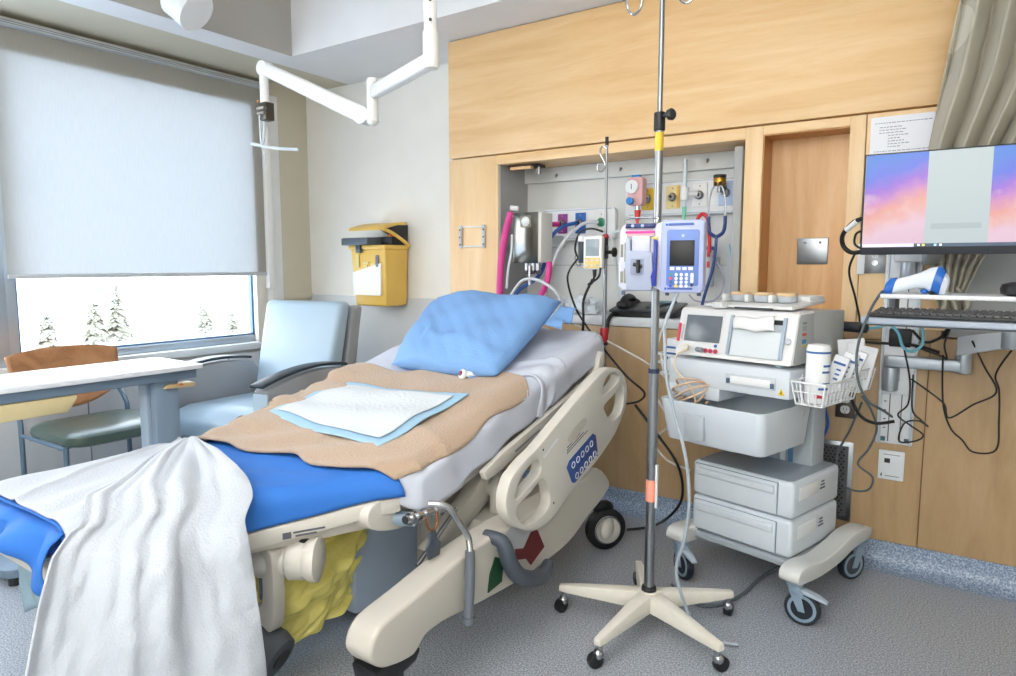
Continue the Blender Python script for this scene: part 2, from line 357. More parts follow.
def outlet_plate(name, label, x, z, w, h, pm, kind, group, y=3.262):
    if z > 1.5: z -= .015; h *= .9; w *= .95
    t = thing(name, label, 'outlet', (x, y, z), group=group)
    B((-w / 2, -.008, -h / 2), (w / 2, 0, h / 2)).build('plate', pm, t, bev=.003)
    if 'gold' in label: B((w * .30, -.009, -h / 2 + .004), (w / 2 - .002, -.007, h / 2 - .004)).build('gold_edge', M('outlet_gold_edge', 'E0A93A', .4), t)
    if kind == 'gas':
        MB().lathe([(.021, 0), (.021, .012), (.014, .018), (.012, .03), (.005, .03)], (0, -.008, 0), (0, -1, 0)).build('socket', CHROME, t)
        MB().cyl((0, -.034, 0), (0, -.040, 0), .008).build('valve_opening', BLACK, t)
    else:
        MB().lathe([(.023, 0), (.023, .008), (.012, .014), (.010, .022)], (0, -.008, 0), (0, -1, 0)).build('socket', M('socket_green', '2E8A6A', .4), t)
    for zz in (-h * .38, h * .38):
        MB().cyl((0, -.008, zz), (0, -.0105, zz), .0035, n=8).build('screw', STEEL, t)
    return t
def rail(label, x0, x1, z0, z1, rr):
    t = thing('gas_outlet_rail', label, 'service rail', ((x0 + x1) / 2, 3.30, z0))
    w = (x1 - x0) / 2; h = z1 - z0
    MB().prism(rrect(-w, 0, w, h, rr, 5), 'y', -.038, 0).build('housing', M('rail_white', 'E3E6EA', .35), t, bev=.004)
    MB().box((-w + .02, -.040, h - .012), (w - .02, -.036, h - .006)).build('trim_line', ALU, t)
    MB().box((-w + .02, -.040, .006), (w - .02, -.036, .012)).build('trim_line', ALU, t)
rail('lower medical gas rail with magenta, blue and white outlets', -2.00, -1.545, 1.335, 1.505, .03)
rail('upper medical gas rail with gold and white outlets near the folded door', -1.49, -.90, 1.445, 1.615, .02)
gg = 'medical gas outlets on the wall rails'
outlet_plate('medical_gas_outlet', 'magenta outlet plate on the lower gas rail', -1.855, 1.425, .058, .105, M('outlet_magenta', '8D2A83', .4), 'gas', gg)
outlet_plate('medical_gas_outlet', 'blue outlet plate on the lower gas rail', -1.745, 1.425, .062, .11, M('outlet_blue', '1E5FB2', .4), 'gas', gg)
outlet_plate('medical_gas_outlet', 'white outlet plate with green socket on the lower gas rail', -1.62, 1.425, .07, .11, WHITE, 'oxy', gg)
outlet_plate('medical_gas_outlet', 'yellow outlet plate partly behind the pole of the infusion stand', -1.365, 1.545, .07, .12, M('outlet_yellow', 'D9B328', .4), 'gas', gg)
outlet_plate('medical_gas_outlet', 'gold and white outlet plate beside the infusion pole on the upper rail', -1.235, 1.548, .075, .125, M('outlet_gold', 'E6D49C', .4), 'gas', gg)
outlet_plate('medical_gas_outlet', 'white outlet plate behind the thin clear tube on the upper rail', -1.10, 1.55, .075, .125, WHITE, 'gas', gg)
outlet_plate('medical_gas_outlet', 'pale blue and white outlet plate behind the stethoscope', -.975, 1.553, .075, .125, M('outlet_pale_blue', 'B6C9E6', .4), 'gas', gg)
# small hook screws on the back
for i, (x, z, l) in enumerate([(-1.90, 1.69, 'small dark hook screw above the magenta outlet'), (-1.52, 1.695, 'small dark hook screw above the suction regulator'), (-1.07, 1.70, 'small dark hook screw above the pale outlets')]):
    solo(MB().cyl((x, 3.27, z), (x, 3.26, z), .006).cyl((x, 3.262, z), (x, 3.258, z - .014), .004), 'hook_screw', STEEL, l, 'screw', 'hook screws on the white top strip')
# s hook
t = solo(MB().tube([(-1.79, 3.295, 1.26), (-1.79, 3.285, 1.24), (-1.78, 3.28, 1.21), (-1.765, 3.28, 1.20), (-1.75, 3.28, 1.215)], .003), 'wall_hook', STEEL, 'small bent wire hook on the white service panel', 'hook')

# suction regulator (pink) on the yellow outlet
t = thing('suction_regulator', 'pink suction regulator with white dial and blue knob above the infusion pump', 'regulator', (-1.385, 3.16, 1.44)); t.scale = (.86, .86, .86)
MB().prism(rrect(-.045, .06, .05, .22, .02), 'y', -.03, .035).build('body', M('regulator_pink', 'D9A9AB', .4), t, bev=.008)
MB().lathe([(.038, 0), (.038, .012), (.034, .014)], (-.012, -.03, .165), (0, -1, 0), 28).build('dial', WHITE, t)
MB().cbox((-.012, -.046, .165), (.003, .002, .03)).build('dial_needle', BLACK, t)
MB().cyl((-.02, -.03, .085), (-.02, -.055, .085), .021).build('knob', M('regulator_blue', '2F8AD6', .35), t, bev=.003)
MB().cbox((0, 0, .226), (.05, .035, .014)).build('top_switch', M('regulator_blue', '2F8AD6', .35), t, bev=.003)
MB().cyl((.01, 0, .065), (.01, 0, .03), .012).build('neck', CHROME, t)
MB().cyl((.01, 0, .035), (.01, 0, -.02), .019, .014).cyl((.01, 0, -.02), (.01, 0, -.06), .009).build('red_fitting', M('fitting_red', 'D63A35', .35), t)
MB().cyl((.03, .03, .12), (.03, .105, .12), .014).build('wall_adapter', CHROME, t)
solo(MB().tube([(-1.395, 3.16, 1.385), (-1.43, 3.15, 1.372), (-1.50, 3.14, 1.36), (-1.505, 3.16, 1.30), (-1.49, 3.2, 1.1), (-1.48, 3.2, .958)], .005), 'suction_tube', M('clear_tube', 'D3E0E8', .2), 'thin clear tube running down from the pink suction regulator', 'tube')

# thin clear flow tube on the white outlet
t = thing('flow_meter', 'slim clear flow meter tube with green tip on white outlet', 'flow meter', (-1.155, 3.20, 1.40))
MB().cyl((0, 0, .08), (0, 0, .30), .009).build('tube', M('clear_tube', 'D3E0E8', .2), t)
MB().cyl((0, 0, .11), (0, 0, .17), .020, n=12).cyl((0, 0, .14), (.05, .03, .14), .012).build('valve', WHITE, t)
MB().cyl((0, 0, .01), (0, 0, .08), .008, .011).build('nozzle', M('green_tip', '7CCBB0', .4), t)

# stethoscope hanging from the last outlet
t = thing('stethoscope', 'navy stethoscope hanging with its ear tubes up beside the folded door', 'stethoscope', (-.985, 3.16, 1.18))
for s in (-1, 1):
    MB().tube([(s * .012, 0, .385), (s * .028, 0, .36), (s * .038, 0, .30), (s * .038, 0, .235)], .004).build('ear_tube', STEEL, t)
    MB().tube([(s * .038, 0, .245), (s * .038, 0, .205), (s * .03, 0, .17), (0, 0, .15)], .0085).build('yoke_branch', M('stethoscope_navy', '1D3C78', .4), t)
    MB().ell((s * .010, 0, .392), (.008, .008, .01)).build('ear_tip', BLACK, t)
MB().tube([(0, 0, .16), (0, -.005, .10), (-.01, -.01, 0), (-.035, -.02, -.10), (-.05, -.02, -.17), (-.045, -.02, -.212)], .0075).build('tubing', M('stethoscope_navy', '1D3C78', .4), t)
MB().cyl((-.045, -.03, -.222), (-.045, -.01, -.222), .02).build('chest_piece', STEEL, t)
t = thing('outlet_adapter', 'brass adapter with black cap plugged above the stethoscope', 'adapter', (-.985, 3.185, 1.565))
MB().cyl((0, 0, 0), (0, 0, .035), .028).build('brass_body', M('brass', 'C8963C', .3, .8), t, bev=.002)
MB().cyl((0, 0, .035), (0, 0, .05), .029).build('cap', BLACK, t, bev=.002)
MB().cyl((0, 0, .018), (0, .07, .0), .014).cyl((0, 0, 0), (0, 0, -.03), .010).build('stem', STEEL, t)

# red tube loop, canister, cyan swabs
solo(MB().tube([(-1.085, 3.18, 1.28), (-1.085, 3.17, 1.38), (-1.07, 3.17, 1.43), (-1.045, 3.17, 1.435), (-1.025, 3.17, 1.39), (-1.02, 3.18, 1.26)], .009), 'red_hose', M('hose_red', 'CF2B30', .35), 'short red hose looped above the suction canister', 'hose')
t = thing('suction_canister', 'clear canister with blue lid behind the infusion pump keypad', 'canister', (-1.05, 3.22, 1.10))
MB().lathe([(.036, 0), (.04, .01), (.043, .17), (.043, .175)], n=20).build('jar', M('frosted_clear_plastic', 'D5DBE4', .25), t)
MB().lathe([(.046, .172), (.046, .186), (.02, .192)], n=20).build('lid', M('lid_blue', '2A57B8', .4), t)
MB().box((-.045, .02, .1), (.045, .081, .14)).build('holder', GREYLT, t, bev=.003)
for zz in (.09, .14): B((.02, -.045, zz), (.032, -.038, zz + .03)).build('red_mark', RED, t)
t = thing('swab_holder', 'clear pouch of cyan oral swabs on the service panel', 'pouch', (-.925, 3.285, 1.03))
B((-.045, -.012, 0), (.02, .012, .25)).build('pouch', M('frosted_clear_plastic', 'D5DBE4', .25), t, bev=.004)
for i, (a, b) in enumerate([(-.03, .0), (-.015, .005), (-.022, -.008)]):
    MB().cyl((a, -.016 - i * .002, .27 - i * .01), (b + .01, -.016, .05), .0035, n=8).build('swab', CYAN, t)
solo(MB().tube([(-1.02, 3.2, 1.25), (-.98, 3.2, 1.2), (-.955, 3.2, 1.12), (-.99, 3.2, 1.04), (-1.08, 3.2, 1.03), (-1.12, 3.2, 1.06)], .004), 'thin_cable', M('lilac_cable', 'A9A4BE', .5), 'thin lilac cable curling beneath the suction canister', 'cable')

# telephone on counter
t = thing('desk_telephone', 'black desk telephone with handset on the white counter behind the infusion pole', 'telephone', (-1.30, 3.13, .952), rz=rad(4))
MB().prism([(-.10, 0), (.10, 0), (.10, .062), (-.10, .030)], 'x', -.15, .15).build('base', BLACK, t, bev=.006)
MB().box((-.16, -.105, .038), (.17, .105, .052), Matrix.Rotation(rad(9), 4, 'X')).build('keypad_deck', M('phone_charcoal', '24272B', .35), t, bev=.005)
k = MB()
for i in range(3):
    for j in range(4): k.cbox((.02 + i * .024, -.05 + j * .022, .058), (.016, .014, .008), Matrix.Rotation(rad(9), 4, 'X'))
k.build('key_block', M('phone_keys', '4A4F55', .4), t)
B((.01, .045, .064), (.12, .085, .074)).build('display', M('phone_display', '6E8FA0', .2), t, bev=.002)
h = MB().tube([(-.10, -.09, .055), (-.10, -.06, .082), (-.10, 0, .093), (-.10, .06, .082), (-.10, .09, .062)], .017, n=10)
h.ell((-.10, -.075, .058), (.034, .03, .022)).ell((-.10, .08, .062), (.034, .03, .022)).build('handset', BLACK, t)
solo(MB().tube([(-1.41, 3.03, .975), (-1.43, 3.0, .962), (-1.44, 2.98, .93), (-1.445, 2.975, .87), (-1.46, 2.96, .80), (-1.45, 2.96, .72)], .010), 'handset_cable', BLACKG, 'thick black handset cord falling over the counter edge', 'cable')

# crumpled plastic bags on counter
def bag(name, label, c, s, mat, seed, cat='bag'):
    rr = random.Random(seed); b = MB().ell(c, s, 22, 14)
    for v in b.bm.verts:
        d = v.co - Vector(c); k = 1 + .28 * sin(d.x * 90 + seed) * cos(d.y * 80) + rr.uniform(-.12, .12); v.co = Vector(c) + d * k
        if v.co.z < .954: v.co.z = .954 + rr.uniform(0, .002)
    return solo(b, name, mat, label, cat, angle=20)
PB = M('clear_crinkled_plastic', 'D6DFE8', .18, bump=.4, bs=60)
bag('plastic_bag', 'crumpled clear plastic bag with blue print by the pillow corner', (-1.80, 3.12, .985), (.085, .06, .045), PB, 1)
bag('plastic_bag', 'crumpled grey white plastic bag beside the thin pole on counter', (-1.64, 3.10, .99), (.085, .06, .05), PB, 2)
bag('plastic_bag', 'small crumpled clear wrapper beside the telephone on counter', (-1.02, 3.13, .972), (.08, .05, .026), PB, 3)


# steel plate, bracket, paper, outlets
t = thing('blank_steel_plate', 'blank steel cover plate with two screws inside the wooden niche', 'wall plate', (-.570, 3.164, 1.205))
B((-.062, -.006, 0), (.062, 0, .112)).build('plate', STEEL, t, bev=.003)
for x in (-.03, .03): MB().cyl((x, -.006, .092), (x, -.009, .092), .005, n=10).build('screw', CHROME, t)
t = thing('glove_box_bracket', 'empty white wire bracket on the maple panel over the pillow', 'bracket', (-2.29, D0 - .001, 1.295))
for x in (-.085, .075): B((x, -.014, 0), (x + .018, 0, .125)).build('side_clip', GREYLT, t, bev=.003)
for z in (.005, .112): B((-.075, -.010, z), (.08, -.004, z + .008)).build('cross_bar', WHITE, t, bev=.001)
for x in (-.080, .082):
    for z in (.02, .06, .10): MB().cyl((x + .004, -.014, z), (x + .004, -.017, z), .005, n=8).build('rivet', DGREY, t)
t = thing('printed_notice', 'white printed sheet of paper taped above the monitor', 'paper', (-.25, D0 - .001, 1.50))
B((-.105, -.0015, 0), (.105, 0, .265)).build('sheet', M('white_paper', 'EEF0F6', .7), t)
ink = M('printed_ink', '8A8C96', .7); rr = random.Random(4); b = MB(); z = .25
for i in range(15):
    z -= .0105 if i not in (1, 9) else .016
    x0 = (-.09 if i in (0, 9, 10) else -.075 + (.03 if i > 3 and i < 9 else 0)); x = x0; xe = .095 if i in (0, 9, 10) else x0 + rr.uniform(.03, .085)
    while x < xe:
        l = rr.uniform(.004, .014); b.box((x, -.0022, z), (min(x + l, .097), -.0014, z + .0028)); x += l + .003
b.build('printed_lines', ink, t, flat=True)
def duplex(label, x, y, z, body, plate, tilt=0):
    t = thing('duplex_outlet', label, 'outlet', (x, y, z))
    B((-.036, -.006, -.057), (.036, 0, .057)).build('plate', plate, t, bev=.003)
    for s in (-1, 1):
        MB().prism(rrect(-.017, s * .022 - .016, .017, s * .022 + .016, .012), 'y', -.010, -.005).build('socket', body, t)
        for sx in (-.006, .006): B((sx - .001, -.0108, s * .022 - .003), (sx + .001, -.0098, s * .022 + .007)).build('slot', BLACK, t)
        MB().cyl((0, -.0098, s * .022 - .010), (0, -.0108, s * .022 - .010), .0025, n=8).build('ground_hole', BLACK, t)
duplex('dark bronze duplex outlet with white sockets beside the cart basket', -.392, D0, .640, WHITE, M('bronze_plate', '5B534C', .35, .6))
duplex('dark outlet plate half hidden behind the cart mast', -.50, D0, .640, GREY, M('bronze_plate', '5B534C', .35, .6))
t = thing('steel_switch_plate', 'steel switch plate with white surround behind the monitor corner', 'wall plate', (-.315, D0, 1.165))
B((-.062, -.010, 0), (-.035, 0, .12)).build('surround', WHITE, t, bev=.002)
B((-.036, -.007, .004), (.036, 0, .118)).build('plate', STEEL, t, bev=.003)
for z in (.045, .075): MB().cyl((0, -.007, z), (0, -.013, z), .011, n=14).build('key_switch', CHROME, t)
t = thing('vent_grille', 'perforated steel vent grille low on the cabinet behind the cart', 'vent', (-.44, D0, .155))
B((-.14, -.008, 0), (.088, 0, .33)).build('frame', STEEL, t, bev=.002)
b = MB()
for i in range(11):
    for j in range(22): b.cyl((-.12 + i * .0165 + (j % 2) * .008, -.0085, .03 + j * .0128), (-.12 + i * .0165 + (j % 2) * .008, -.0095, .03 + j * .0128), .0045, n=6)
B((-.128, -.0087, .018), (.070, -.007, .312)).build('mesh_panel', M('mesh_panel_grey', '66676B', .4, .6), t)
o = b.build('perforations', BLACK, t, flat=True); o['kind'] = 'stuff'
t = thing('data_wall_plate', 'white data plate with one black port below the wall track', 'wall plate', (-.218, D0, .355))
B((-.045, -.007, 0), (.045, 0, .118)).build('plate', M('data_plate_white', 'DDE3EA', .35), t, bev=.003)
B((-.024, -.0085, .068), (-.004, -.0065, .086)).build('port', BLACK, t)
B((-.034, -.0085, .012), (-.030, -.0065, .024)).build('indicator', BLACK, t)
B((-.028, -.0078, .100), (.03, -.0068, .103)).build('printed_line', ink, t)
B((-.02, -.0078, .014), (.03, -.0068, .017)).build('printed_line', ink, t)

# curtain beside the cabinets, gathered
def curtain_pt(u, v):
    z = 1.08 + v * 1.34
    xl = lerp_([(1.08, -.095), (1.20, -.125), (1.40, -.160), (1.60, -.155), (1.85, -.118), (2.1, -.083), (2.42, -.05)], z)
    xr = lerp_([(1.08, -.02), (1.20, .02), (1.40, .12), (1.60, .28), (1.85, .46), (2.42, .62)], z)
    amp = lerp_([(1.08, .025), (1.3, .045), (1.6, .085), (2.42, .10)], z)
    q = u + .012 * sin(v * 7 + u * 6)
    y = lerp_([(1.35, 2.94), (1.7, 2.86)], z) + amp * (abs(sin(q * pi * 6.5)) ** .6 * -1 + .5) + .012 * sin(q * 41) * v + .006 * sin(z * 21 + u * 13)
    return (xl + (xr - xl) * (u + .018 * sin(q * 2 * pi * 6.5)), y, z)
def lerp_(ps, y):
    if y <= ps[0][0]: return ps[0][1]
    for a, b in zip(ps, ps[1:]):
        if y <= b[0]: return a[1] + (b[1] - a[1]) * (y - a[0]) / (b[0] - a[0])
    return ps[-1][1]
cu = MB().grid(lambda u, v: curtain_pt(u, v), 180, 60)
cmat = M('curtain_fabric', 'A39E8E', .9)
def leafpat(m):
    nt = m.node_tree; p = nt.nodes['Principled BSDF']; L = nt.links.new
    tc = nt.nodes.new('ShaderNodeTexCoord'); mp = nt.nodes.new('ShaderNodeMapping'); mp.inputs['Scale'].default_value = (5, 0, 4); L(tc.outputs['Object'], mp.inputs[0])
    v = nt.nodes.new('ShaderNodeTexVoronoi'); v.inputs['Scale'].default_value = 1.2; L(mp.outputs[0], v.inputs[0])
    cr = nt.nodes.new('ShaderNodeValToRGB'); L(v.outputs[0], cr.inputs[0]); e = cr.color_ramp.elements; cr.color_ramp.interpolation = 'CONSTANT'
    e[0].color = lin('C6C1B2'); e[1].position = .5; e[1].color = lin('B0AB9C'); L(cr.outputs[0], p.inputs['Base Color'])
leafpat(cmat)
t = thing('privacy_curtain', 'grey beige leaf patterned privacy curtain gathered behind the monitor', 'curtain', (.05, 2.86, 1.0))
cu.build('cloth', cmat, t, world=True, thick=.003, angle=180)
B((-.25, -.02, 1.605), (.75, .02, 1.62)).build('ceiling_track', ALU, t)
cu = MB().grid(lambda u, v: (-.115 + .10 * u + .02 * sin(v * 4), 2.94 + .02 * sin(u * 19), 1.0 + .12 * v + .03 * sin(u * 8) * (1 - v)), 60, 16)
cu.build('gathered_hem', cmat, t, world=True, thick=.003, angle=180)
# ================================================================ THE BED
BT = (-1.75, 1.7, 0)
bed = thing('hospital_bed', 'beige adjustable hospital bed with raised backrest and side rail facing the viewer', 'bed', BT)
SH = M('bed_shell_beige', 'C2BDB3', .4); SH2 = M('bed_shell_light', 'CFCBC2', .4)
def W_(mb, name, mat, parent=bed, **k): return mb.build(name, mat, parent, world=True, **k)
def lerp(ps, y):
    if y <= ps[0][0]: return ps[0][1]
    for a, b in zip(ps, ps[1:]):
        if y <= b[0]: return a[1] + (b[1] - a[1]) * (y - a[0]) / (b[0] - a[0])
    return ps[-1][1]
ZT = [(.5, .605), (1.05, .60), (1.30, .585), (1.42, .603), (1.6, .650), (2.3, .83), (2.5, .885), (2.62, .915)]
def zt(y): return (lerp(ZT, y) * 2 + lerp(ZT, y - .04) + lerp(ZT, y + .04)) / 4
def xn(y): return lerp([(.66, -1.67), (1.05, -1.53), (1.38, -1.355), (1.44, -1.30)], y)
def xf(y): return lerp([(.66, -2.13), (1.3, -2.175)], y)
def bp(y, u, h=0, r=.035):
    X, Z = xn(y), zt(y)
    wd = X - xf(y)
    if u >= wd - r:
        q = u - (wd - r); a = min(q / r, pi / 2); ex = max(0, q - r * pi / 2)
        return (xf(y) + r - (r + h) * sin(a), y, Z - r + (r + h) * cos(a) - ex)
    if u >= r: return (X - u, y, Z + h)
    a = (r - u) / r
    if a <= pi / 2: return (X - r + (r + h) * sin(a), y, Z - r + (r + h) * cos(a))
    return (X + h, y, Z - r - (a - pi / 2) * r)
# base covers
def smooth_loop(p, k=4):
    o = []; m = len(p)
    for i in range(m):
        a, b, c, d = p[i - 1], p[i], p[(i + 1) % m], p[(i + 2) % m]
        for j in range(k):
            t = j / k
            o.append(tuple(.5 * ((2 * b[q]) + (c[q] - a[q]) * t + (2 * a[q] - 5 * b[q] + 4 * c[q] - d[q]) * t * t + (3 * b[q] - a[q] - 3 * c[q] + d[q]) * t ** 3) for q in (0, 1)))
    return o
prof = [(1.105, .245), (1.108, .275), (1.125, .300), (1.16, .318), (1.27, .336), (1.40, .360), (1.53, .378), (1.72, .386), (2.06, .388), (2.22, .408), (2.33, .414), (2.42, .35), (2.43, .31), (2.36, .275), (2.252, .245), (2.15, .206), (2.04, .185), (1.9, .18), (1.74, .18), (1.5, .20), (1.40, .212), (1.34, .213), (1.305, .206), (1.275, .182), (1.24, .172), (1.17, .188), (1.13, .21)]
for x0, x1 in ((-1.25, -1.155), (-2.35, -2.25)):
    b = W_(MB().prism(smooth_loop(prof, 3), 'x', x0, x1), 'base_cover', SH, bev=.022, seg=4)
    if x0 == -1.25:
        near_cover = b
        cir = M('bed_cover_grey_disc', 'A9ABB0', .45)
        W_(MB().prism([(1.63, .33)] + arc(1.74, .25, .13, 140, 20, 14) + [(1.80, .25)], 'x', -1.156, -1.1525), 'grey_disc', cir, b)
        W_(MB().prism([(1.587, .215), (1.598, .27), (1.626, .314), (1.685, .285), (1.665, .255), (1.66, .222)], 'x', -1.154, -1.1505), 'green_mark', M('steer_green', '17452B', .5), b)
        W_(MB().prism([(1.735, .300), (1.785, .285), (1.83, .325), (1.87, .318), (1.915, .245), (1.83, .212), (1.80, .245), (1.74, .262)], 'x', -1.154, -1.1505), 'red_mark', M('brake_red', '5E1219', .5), b)
        W_(MB().tube([(-1.19, 1.625, .375), (-1.13, 1.63, .365), (-1.115, 1.648, .30), (-1.11, 1.687, .245), (-1.11, 1.756, .205), (-1.115, 1.84, .180), (-1.13, 1.905, .195)], lambda t: .019 + .008 * sin(pi * t), n=12), 'brake_pedal', M('pedal_grey', '474F59', .5), b)
W_(MB().prism([(1.13, .15), (1.12, .20), (1.29, .185), (1.27, .155), (1.20, .145)], 'x', -1.245, -1.155), 'black_bumper', BLACK, near_cover, bev=.008)
W_(B((-2.22, 1.79, .20), (-1.28, 2.28, .34)), 'base_body', SH, bev=.02)
W_(B((-2.24, 1.95, .17), (-1.27, 2.02, .24)), 'cross_member', SH, bev=.01)
W_(B((-1.98, 1.47, .06), (-1.60, 1.775, .44)), 'lift_column', M('lift_panel_blue_grey', 'A9B8CC', .5), bev=.01)
W_(B((-1.95, 1.776, .04), (-1.60, 2.36, .50)), 'lift_housing', SH, bev=.012)
# casters
def bed_wheel(x, y, ax=(1, 0, 0)):
    r = .088
    W = W_(MB().lathe([(r - .02, -.022), (r, -.015), (r, .015), (r - .02, .022)], (x, y, r), ax, 32), 'caster_wheel', BLACK, bed)
    W_(MB().lathe([(.062, .018), (.062, .024), (.058, .026)], (x, y, r), ax, 28), 'hub_ring', CHROME, W)
    W_(MB().lathe([(.056, .02), (.054, .034), (.040, .046), (.0, .050)], (x, y, r), ax, 28), 'hub_cover', SH2, W)
    W_(MB().ell((x + .03, y - .045, r + .02), (.024, .055, .042)), 'wheel_shield', SH2, W)
    W_(MB().tube([(x - .03, y - .05, r + .10), (x, y - .01, r + .105), (x + .0, y + .03, r + .085)], .022, n=12), 'caster_fork', BLACK, bed)
    return W
bed_wheel(-1.225, 2.54, (.80, -.60, 0)); bed_wheel(-1.235, 1.20); bed_wheel(-2.27, 2.44); bed_wheel(-2.27, 1.22)
# back section frame following the slope
def slopebox(x0, x1, y0, y1, dz0, dz1):
    vs = []
    n = 8
    return MB().rings([[(x0, y0 + (y1 - y0) * i / n, lerp(ZT, y0 + (y1 - y0) * i / n) + dz0), (x1, y0 + (y1 - y0) * i / n, lerp(ZT, y0 + (y1 - y0) * i / n) + dz0), (x1, y0 + (y1 - y0) * i / n, lerp(ZT, y0 + (y1 - y0) * i / n) + dz1), (x0, y0 + (y1 - y0) * i / n, lerp(ZT, y0 + (y1 - y0) * i / n) + dz1)] for i in range(n + 1)])
W_(slopebox(-2.18, -1.31, 1.44, 2.60, -.175, -.15), 'backrest_frame', SH, bev=.004)
b = W_(MB().prism([(1.72, .535), (1.735, .505), (1.78, .508), (2.52, .712), (2.53, .760), (1.82, .572)], 'x', -1.285, -1.262), 'deck_rail', SH2, bev=.004)
W_(MB().prism([(1.90, .567), (2.06, .610), (2.062, .603), (1.902, .560)], 'x', -1.2625, -1.2605), 'printed_line', M('printed_ink', '8A8C96', .7), b)
W_(MB().prism([(2.40, .70), (2.42, .675), (2.54, .72), (2.585, .80), (2.565, .845), (2.53, .82), (2.50, .745)], 'x', -1.31, -1.255), 'head_corner_bumper', SH2, bev=.01)
W_(MB().cyl((-1.40, 2.14, .60), (-1.19, 2.14, .60), .018).cyl((-1.40, 2.36, .67), (-1.19, 2.36, .67), .018), 'rail_pivot_bar', GREYLT)
W_(MB().prism([(1.44, .50), (1.50, .47), (1.66, .495), (1.665, .535), (1.6, .55), (1.47, .53)], 'x', -1.34, -1.30), 'seat_side_plate', SH2, bev=.006)
# lifting arm in front of the housing
W_(MB().prism([(1.56, .30), (1.60, .28), (1.72, .30), (1.90, .375), (1.93, .43), (1.90, .465), (1.84, .465), (1.80, .43)], 'x', -1.42, -1.36), 'lift_arm', SH2, bev=.012)
W_(MB().cyl((-1.37, 1.90, .42), (-1.32, 1.90, .42), .033), 'lift_arm_pivot', SH2, bev=.006)
W_(MB().prism([(1.86, .34), (1.96, .34), (1.965, .43)] + arc(1.915, .43, .05, 0, 180, 8), 'x', -1.345, -1.31), 'pivot_bracket', SH2, bev=.006)
W_(MB().cyl((-1.33, 1.47, .30), (-1.33, 1.66, .42), .007), 'linkage_rod', CHROME)
# near side rail
ro = [(1.646, .469), (1.647, .501), (1.660, .532), (1.686, .560), (1.753, .591), (1.823, .613), (1.974, .677), (2.143, .748), (2.223, .780), (2.307, .805), (2.384, .806), (2.462, .778), (2.508, .728), (2.518, .666), (2.487, .610), (2.434, .560), (2.390, .530), (2.256, .470), (2.128, .429), (2.020, .388), (1.939, .354), (1.862, .340), (1.771, .355), (1.700, .390), (1.660, .431)]
h1a = [(1.700, .480), (1.706, .512), (1.738, .545), (1.792, .570), (1.834, .572), (1.845, .530), (1.775, .498)]
h1b = [(1.704, .448), (1.790, .478), (1.856, .502), (1.892, .470), (1.908, .425), (1.895, .392), (1.834, .374), (1.771, .378), (1.724, .400)]
h2a = [(2.300, .715), (2.300, .750), (2.335, .779), (2.388, .786), (2.438, .762), (2.390, .732)]
h2b = [(2.308, .668), (2.389, .697), (2.464, .728), (2.486, .675), (2.462, .620), (2.410, .598), (2.362, .602), (2.325, .635)]
slot = [(2.028, .597), (2.040, .613), (2.123, .649), (2.155, .648), (2.160, .630), (2.085, .592), (2.045, .582)]
RL = W_(MB().prism(smooth_loop(ro), 'x', -1.165, -1.125, [smooth_loop(h) for h in (h1a, h1b, h2a, h2b)]), 'side_rail', SH2, bev=.009, seg=3)
W_(MB().prism(smooth_loop(slot), 'x', -1.127, -1.1235), 'grip_recess', M('rail_recess', 'BDB8AC', .5), RL)
ang = math.atan2(.579 - .516, 2.217 - 2.028)
pc = [(2.018, .500), (2.034, .520), (2.212, .581), (2.236, .570), (2.252, .508), (2.240, .492), (2.078, .430), (2.058, .436)]
CP = W_(MB().prism(pc, 'x', -1.126, -1.1225), 'control_panel', M('control_panel_blue', '27488C', .35), RL, bev=.001)
ux, uz = cos(rad(18.5)), sin(rad(18.5))
for i in range(5):
    for j in range(2):
        y = 2.062 + .036 * i * ux - j * (-.016); z = .500 + .036 * i * uz - j * .046; y += j * .012
        W_(MB().lathe([(.0125, 0), (.0125, .0015), (.0095, .0015), (.0095, 0)], (-1.1228, y, z), (1, 0, 0), 14), 'button_ring', WHITE, CP)
b = MB()
for k in range(3):
    yy, zz = 2.02, .548 + .010 * k
    b.prism([(yy, zz), (yy + (.16 - .03 * k) * ux, zz + (.16 - .03 * k) * uz), (yy + (.16 - .03 * k) * ux, zz + .004 + (.16 - .03 * k) * uz), (yy, zz + .004)], 'x', -1.1258, -1.1245)
W_(b, 'printed_lines', M('printed_ink_dark', '5C5F68', .7), RL)
W_(MB().prism([(1.86, .575), (1.95, .62), (1.96, .614), (1.87, .569)], 'x', -1.1258, -1.1240), 'raised_line', WHITE, RL)
for y, z in ((1.93, .40), (1.86, .60), (2.25, .49)): W_(MB().cyl((-1.127, y, z), (-1.1235, y, z), .004, n=8), 'screw', DGREY, RL)
W_(MB().prism([(2.25, .455), (2.33, .44), (2.46, .50), (2.44, .56), (2.36, .55)], 'x', -1.30, -1.20), 'rail_mount', M('rail_mount_grey', '777C92', .5), bev=.008)
